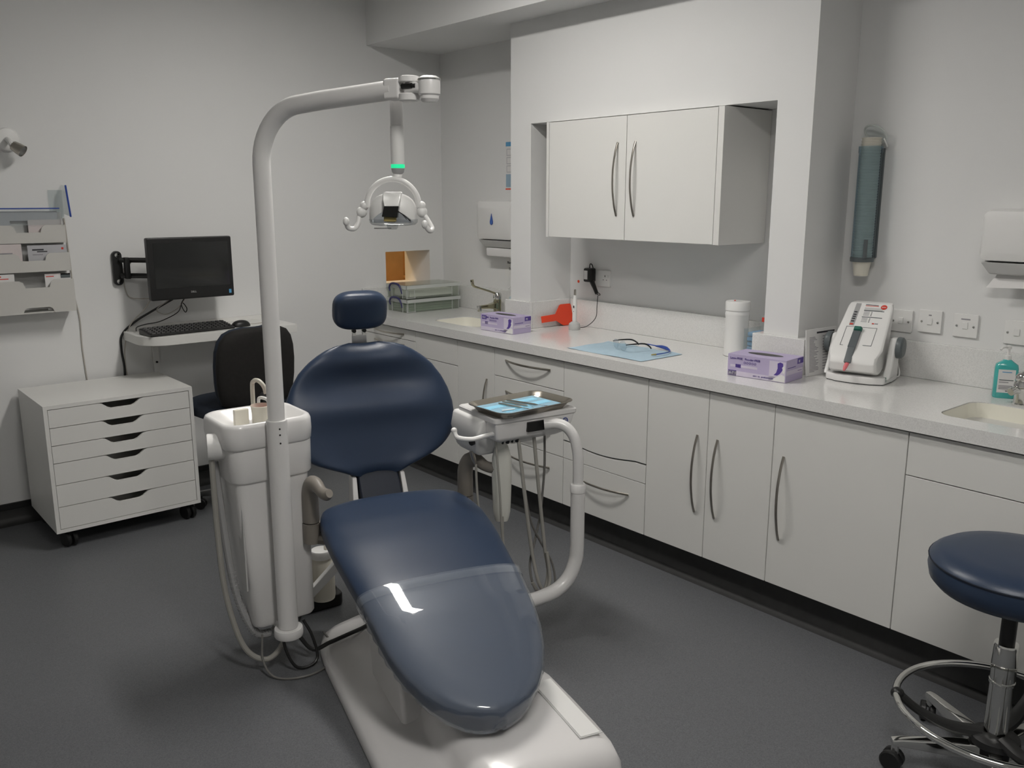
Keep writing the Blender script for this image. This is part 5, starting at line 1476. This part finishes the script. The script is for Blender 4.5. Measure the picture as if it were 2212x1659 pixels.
# ------------------------------------------------------------------ cup dispenser
DCX, DCY = 3.378, 1.808
cd_ = thing('cup_dispenser', 'smoky blue tube dispenser of paper cups on the right wall', 'cup dispenser', (DCX, DCY, 1.35))
MB().lathe([(.044, 1.352), (.044, 1.770), (.046, 1.772), (.046, 1.797)], (DCX, DCY, 0), seg=32, caps=False).build('tube', M['cuptube'], cd_, True, angle=50)
BX('back_rail', (WX - .012, DCY - .035, 1.36, WX - .0005, DCY + .035, 1.79), M['slate'], cd_, .003)
BX('rail_web', (DCX + .040, DCY - .012, 1.37, WX - .011, DCY + .012, 1.78), M['slate'], cd_, .002)
MB().lathe([(.0445, 1.346), (.046, 1.348), (.046, 1.362), (.0445, 1.364)], (DCX, DCY, 0), seg=32, caps=False).build('lower_collar', M['slate'], cd_, True)
BX('tube_label', (DCX - .0455, DCY - .036, 1.362, DCX - .030, DCY - .026, 1.435), M['slate'], cd_, .001)
lidp = [Vector((DCX + .015 - .012 * math.sin(a), DCY - .006 - .046 * math.cos(a), 1.845 + .030 * math.sin(a) + .012 * math.cos(a) * -1)) for a in (2 * math.pi * k / 36 for k in range(36))]
MB().tube(lidp, .0042, 8, closed=True).build('lid_ring', M['boxrib'], cd_, True)
MB().loft([lidp, [p + Vector((.002, 0, 0)) for p in lidp]]).build('lid', M['clear'], cd_, False)
MB().tube([(DCX + .01, DCY - .045, 1.825), (DCX + .03, DCY - .05, 1.795)], .003, 6).build('lid_hinge', M['white2'], cd_)
def cup_mesh():
    return MB().lathe([(.027, -.066), (.0272, -.064), (.0365, -.002), (.0385, 0), (.0375, .0015), (.0355, -.002), (.0262, -.0625), (.001, -.063)], (0, 0, 0), seg=24, caps=False)
c0 = cup_mesh().build('paper_cup', M['cream'], None, True, angle=60)
NCUP = 46
for k in range(NCUP):
    z = 1.355 + .0105 * k
    ob = c0 if k == 0 else c0.copy()
    if k:
        COL.objects.link(ob)
    ob.location = (DCX, DCY, z - .066)
    lab = 'lowest cream paper cup poking out under the blue tube dispenser' if k == 0 else ('topmost cream paper cup under the open lid of the dispenser' if k == NCUP - 1 else 'paper cup nested in the stack inside the blue tube dispenser')
    tag(ob, lab, 'cup', 'paper cups in the wall dispenser')

# ------------------------------------------------------------------ paper towel dispensers
def towel(y0, y1, z0, z1, label, drop, tear):
    t = thing('towel_dispenser', label, 'towel dispenser', (WX - .06, (y0 + y1) / 2, z0 - .05))
    ym, w = (y0 + y1) / 2, (y1 - y0)
    def lp(x, k, za, zb):
        return [Vector((x, y, z)) for y, z in rrect(w * k, zb - za, .02, 5, ym, (za + zb) / 2)]
    MB().loft([lp(WX - .0005, 1, z0, z1), lp(WX - .08, 1, z0, z1), lp(WX - .115, .97, z0 + .006, z1 - .008), lp(WX - .125, .88, z0 + .03, z1 - .04)]).build('cover', M['white2'], t, True, angle=50)
    MB().loft([[Vector((x, y, z0 - .001)) for x, y in ((WX - .001, y0 + .004), (WX - .11, y0 + .004), (WX - .11, y1 - .004), (WX - .001, y1 - .004))],
               [Vector((x, y, z0 - .045)) for x, y in ((WX - .001, y0 + .03), (WX - .085, y0 + .03), (WX - .085, y1 - .03), (WX - .001, y1 - .03))]]).build('chute', M['lightgrey'], t, True, .006)
    if drop:
        cy, cz = drop
        o2 = [(0, .036)] + [(.013 * math.sin(math.radians(a)), -.012 + -.016 * math.cos(math.radians(a))) for a in range(110, -111, -20)]
        o2 = [(0, .036), (.008, .008)] + [(.0135 * math.cos(math.radians(a)), -.014 + .016 * math.sin(math.radians(a))) for a in range(15, -196, -15)] + [(-.008, .008)]
        MB().prism(o2, (WX - .1262, cy, cz), (0, -1, 0), (0, 0, 1), .003).build('drop_emblem', M['royal'], t, False)
        o3 = [(p[0] * .7, p[1] * .75 - .004) for p in o2]
        MB().prism(o3, (WX - .1268, cy, cz), (0, -1, 0), (0, 0, 1), .003).build('drop_emblem_inner', mat('print_mid_blue', (.05, .14, .45), .35, var=(6, .03)), t, False)
    if tear:
        MB().loft([[Vector((WX - .05, y0 + .05, z0 - .04)), Vector((WX - .05, y1 - .05, z0 - .04)), Vector((WX - .047, y1 - .05, z0 - .04)), Vector((WX - .047, y0 + .05, z0 - .04))],
                   [Vector((WX - .07, y0 + .045, z0 - .085)), Vector((WX - .07, y1 - .02, z0 - .095)), Vector((WX - .067, y1 - .02, z0 - .095)), Vector((WX - .067, y0 + .045, z0 - .085))]]).build('paper_towel', M['paper'], t, False)
    else:
        BX('paper_towel', (WX - .085, y0 + .03, z0 - .10, WX - .03, y1 - .045, z0 - .046), M['paper'], t, .012)
towel(3.93, 4.26, 1.35, 1.585, 'white paper towel dispenser with blue drop emblem beside the far sink', (4.105, 1.47), False)
towel(1.03, 1.335, 1.375, 1.56, 'white paper towel dispenser cut off by the right edge of the frame', None, True)

# ------------------------------------------------------------------ poster and sign by the far sink
po = thing('wall_poster', 'narrow strip of a blue and white hygiene poster beside the left pillar', 'poster', (WX - .001, 3.98, 1.64))
BX('sheet', (WX - .0025, 3.86, 1.645, WX - .0005, 4.122, 1.92), M['paper'], po, 0)
BX('blue_header', (WX - .0031, 3.86, 1.895, WX - .0025, 4.120, 1.92), M['skyprint'], po, 0)
BX('blue_panel', (WX - .0031, 3.87, 1.66, WX - .0025, 4.118, 1.735), mat('print_pale_blue', (.30, .42, .52), .5, var=(6, .05)), po, 0)
BX('orange_footer', (WX - .0031, 3.86, 1.645, WX - .0025, 4.122, 1.652), M['orange'], po, 0)
for k in range(3):
    BX('picture_frame', (WX - .0030, 3.90, 1.745 + k * .048, WX - .0025, 4.112, 1.785 + k * .048), M['papergrey'], po, 0)
    BX('picture', (WX - .0034, 3.905, 1.749 + k * .048, WX - .0030, 4.107, 1.781 + k * .048), M['paper'], po, 0)
sn = thing('paper_sign', 'small white printed sign above the far soap bottles', 'sign', (WX - .001, 4.0, 1.15))
BX('sheet', (WX - .0020, 3.86, 1.13, WX - .0005, 4.125, 1.25), mat('sign_paper', (.74, .735, .715), .8, var=(5, .01)), sn, 0)
text('lettering', 'Hand', .022, (WX - .0024, 4.108, 1.206), (0, -1, 0), (0, 0, 1), M['ink'], sn)
text('lettering', 'Dr', .022, (WX - .0024, 4.092, 1.168), (0, -1, 0), (0, 0, 1), M['ink'], sn)

# ------------------------------------------------------------------ taps
tl = thing('elbow_lever_tap', 'chrome elbow-lever tap at the far sink', 'tap', (3.335, 4.10, TZ))
MB().lathe([(.026, 0), (.027, .006), (.023, .012), (.022, .06), (.024, .085), (.022, .10)], (3.335, 4.09, TZ)).build('body', M['tap'], tl, True)
MB().loft([[Vector((3.335, 4.09 + a, TZ + b)) for a, b in ((-.022, .035), (.022, .035), (.022, .085), (-.022, .085))],
           [Vector((3.27, 4.095 + a, TZ + b)) for a, b in ((-.016, .045), (.016, .045), (.016, .07), (-.016, .07))],
           [Vector((3.20, 4.10 + a, TZ + b)) for a, b in ((-.012, .048), (.012, .048), (.012, .068), (-.012, .068))]]).build('spout', M['tap'], tl, True, .005, 2)
MB().lathe([(.0135, -.012), (.014, .0), (.014, .022)], (3.202, 4.10, TZ + .045)).build('aerator', M['chrome'], tl, True)
MB().lathe([(.024, .098), (.026, .104), (.025, .128), (.018, .138), (.004, .140)], (3.335, 4.09, TZ)).build('cap', M['chrome'], tl, True)
MB().tube([(3.335, 4.09, TZ + .128), (3.29, 4.10, TZ + .145), (3.21, 4.12, TZ + .172), (3.18, 4.125, TZ + .185), (3.172, 4.127, TZ + .21), (3.170, 4.128, TZ + .222)], [.006, .0055, .0055, .0075, .010, .010], 10, smooth=5, flat=((1, 0, 0), 1.0)).build('elbow_lever', M['tap'], tl, True)
t2 = thing('mixer_tap', 'chrome mixer tap at the near sink on the right edge', 'tap', (3.24, 1.10, TZ))
MB().lathe([(.030, 0), (.031, .006), (.026, .010), (.025, .045), (.028, .055), (.03, .07), (.026, .085)], (3.225, 1.105, TZ)).build('body', M['chrome'], t2, True)
MB().tube([(3.225, 1.105, TZ + .05), (3.195, 1.118, TZ + .055), (3.175, 1.125, TZ + .05)], [.016, .014, .013], 12, smooth=4).build('spout', M['chrome'], t2, True)
MB().ball((3.225, 1.105, TZ + .095), .027, 1, 1, .9).build('cartridge', M['chrome'], t2)
MB().tube([(3.225, 1.10, TZ + .10), (3.20, 1.06, TZ + .125), (3.18, 1.03, TZ + .14)], [.010, .008, .009], 10, smooth=4).build('lever', M['chrome'], t2, True)

# ------------------------------------------------------------------ soap bottles
def pump_bottle(c_, w, d, h, mb_, label, rot, labm=None, pumpm='clear'):
    t = thing('soap_bottle', label, 'bottle', c_)
    c_ = Vector(c_)
    ex = Vector((math.cos(rot), math.sin(rot), 0)); ey = Vector((-ex.y, ex.x, 0))
    def ring_(k, kd, z):
        return [c_ + ex * x + ey * y + Vector((0, 0, z)) for x, y in rrect(w * k, d * kd, min(w * k, d * kd) * .33, 4)]
    MB().loft([ring_(.92, .9, 0), ring_(1, 1, .004), ring_(1, 1, h * .82), ring_(.93, .93, h * .92), ring_(.55, .7, h), ring_(.3, .5, h + .008)]).build('body', mb_, t, True, angle=50)
    MB().lathe([(.012, h + .006), (.012, h + .022), (.005, h + .024), (.005, h + .045), (.009, h + .046), (.009, h + .056), (.004, h + .058)], c_).build('pump', M['white2'], t, True)
    MB().tube([c_ + Vector((0, 0, h + .052)), c_ + Vector((-.028, .010, h + .052)), c_ + Vector((-.036, .013, h + .044))], .004, 8).build('pump_spout', M['white2'], t, True)
    if labm:
        q = [c_ + ex * x - ey * (d / 2 + .0006) + Vector((0, 0, z)) for x, z in ((-w * .36, h * .16), (w * .36, h * .16), (w * .36, h * .80), (-w * .36, h * .80))]
        MB().loft([q, [p + ey * .0005 for p in q]]).build('paper_label', M['paper'], t, False)
        for zz, a, b, mm in ((.72, -.2, .2, 'skyprint'), (.50, -.3, .3, 'slate'), (.44, -.3, .1, 'inkgrey'), (.34, -.3, .28, 'inkgrey'), (.30, -.3, .2, 'inkgrey'), (.26, -.3, .25, 'inkgrey'), (.20, .0, .3, 'slate')):
            q = [c_ + ex * x - ey * (d / 2 + .0012) + Vector((0, 0, z)) for x, z in ((w * a, h * zz), (w * b, h * zz), (w * b, h * (zz + .022)), (w * a, h * (zz + .022)))]
            MB().loft([q, [p + ey * .0005 for p in q]]).build('print_line', M[mm], t, False)
    return t
pump_bottle((3.310, 1.195, TZ), .075, .045, .130, M['teal'], 'teal liquid soap bottle with white label near the right tap', math.radians(-62), True)
pump_bottle((3.315, 1.085, TZ), .07, .05, .135, M['white2'], 'white pump bottle behind the right-hand tap', math.radians(-62), True)
pump_bottle((3.375, 3.98, TZ), .06, .045, .125, M['bottle'], 'clear gel bottle with pump behind the far tap', math.radians(-60), None)
pump_bottle((3.365, 3.86, TZ), .07, .05, .165, M['white2'], 'white pump bottle partly hidden by the left pillar', math.radians(-60), True)

# ------------------------------------------------------------------ clear storage boxes
def storage(z0, label, content):
    t = thing('storage_box', label, 'storage box', (3.16, 4.62, z0), 'clear plastic storage boxes on the worktop')
    x0, x1, y0, y1, h = 2.965, 3.36, 4.515, 4.735, .078
    w = .003
    MB().box(x0, y0, z0, x1, y1, z0 + w).build('floor_pane', M['boxclear'], t, False)
    for b in ((x0, y0, z0, x0 + w, y1, z0 + h), (x1 - w, y0, z0, x1, y1, z0 + h), (x0, y0, z0, x1, y0 + w, z0 + h), (x0, y1 - w, z0, x1, y1, z0 + h)):
        BX('side_pane', b, M['boxclear'], t, 0)
    BX('lid', (x0 - .006, y0 - .006, z0 + h, x1 + .006, y1 + .006, z0 + h + .005), M['boxclear'], t, .002)
    MB().box(x0 - .008, y0 - .008, z0 + h - .018, x1 + .008, y0 - .004, z0 + h + .002).box(x0 - .008, y0 - .008, z0 + h - .018, x0 - .004, y1 + .008, z0 + h + .002).build('rim', M['boxrib'], t, False)
    for x in (x0 + .003, x0 + .055, x0 + .11, x0 + .17, x0 + .23, x0 + .29, x1 - .055, x1 - .004):
        lo = z0 if x in (x0 + .003, x0 + .055, x1 - .055, x1 - .004) else z0 + h - .018
        BX('rib', (x - .0015, y0 - .003, lo, x + .0015, y0, z0 + h), M['boxrib'], t, 0)
    for y in (y0 + .003, y0 + .05, y1 - .05, y1 - .004):
        BX('rib', (x0 - .003, y - .0015, z0, x0, y + .0015, z0 + h), M['boxrib'], t, 0)
    BX('foot_rib', (x0 - .002, y0 - .003, z0 + .002, x0 + .06, y0, z0 + .006), M['boxrib'], t, 0)
    ym = (y0 + y1) / 2 + .0
    hz = z0 + h - .012
    MB().tube([(x0 - .014, ym + .062, hz - .028), (x0 - .016, ym + .066, hz - .004), (x0 - .018, ym + .045, hz + .018), (x0 - .018, ym, hz + .024), (x0 - .018, ym - .045, hz + .016), (x0 - .016, ym - .062, hz - .006), (x0 - .014, ym - .072, hz - .036)],
              [.004, .005, .008, .009, .008, .005, .004], 8, smooth=5).build('clip_handle', M['navyhandle'], t, True) if False else None
    pts = catmull([(x0 - .014, ym + .062, hz - .028), (x0 - .016, ym + .066, hz - .004), (x0 - .018, ym + .045, hz + .018), (x0 - .018, ym, hz + .024), (x0 - .018, ym - .045, hz + .016), (x0 - .016, ym - .062, hz - .006), (x0 - .014, ym - .072, hz - .036)], 5)
    rs = [interp(i / (len(pts) - 1) * 6, list(range(7)), [.004, .005, .0065, .007, .0065, .005, .004]) for i in range(len(pts))]
    MB().tube(pts, rs, 8).build('clip_handle', M['navyhandle'], t, True)
    return t
storage(TZ + .001, 'lower clear storage box with green papers and navy clip handle', True)
storage(TZ + .0875, 'upper clear storage box with navy clip handle, stacked on another', False)
for k in range(4):
    gp_ = BX('paper_stack', (2.99, 4.535, TZ + .005 + k * .0145, 3.335, 4.715, TZ + .018 + k * .0145), M['greenpaper'], None, .002)
    tag(gp_, 'green paper bundle inside the lower storage box, %s layer' % ('lowest', 'second lowest', 'third', 'top')[k], 'papers', 'green papers in the storage box')
bs = MB().box(3.0, 4.54, TZ + .094, 3.33, 4.71, TZ + .135).build('paper_stack', M['paper'], None, True, .002)
tag(bs, 'white papers inside the upper storage box', 'papers')
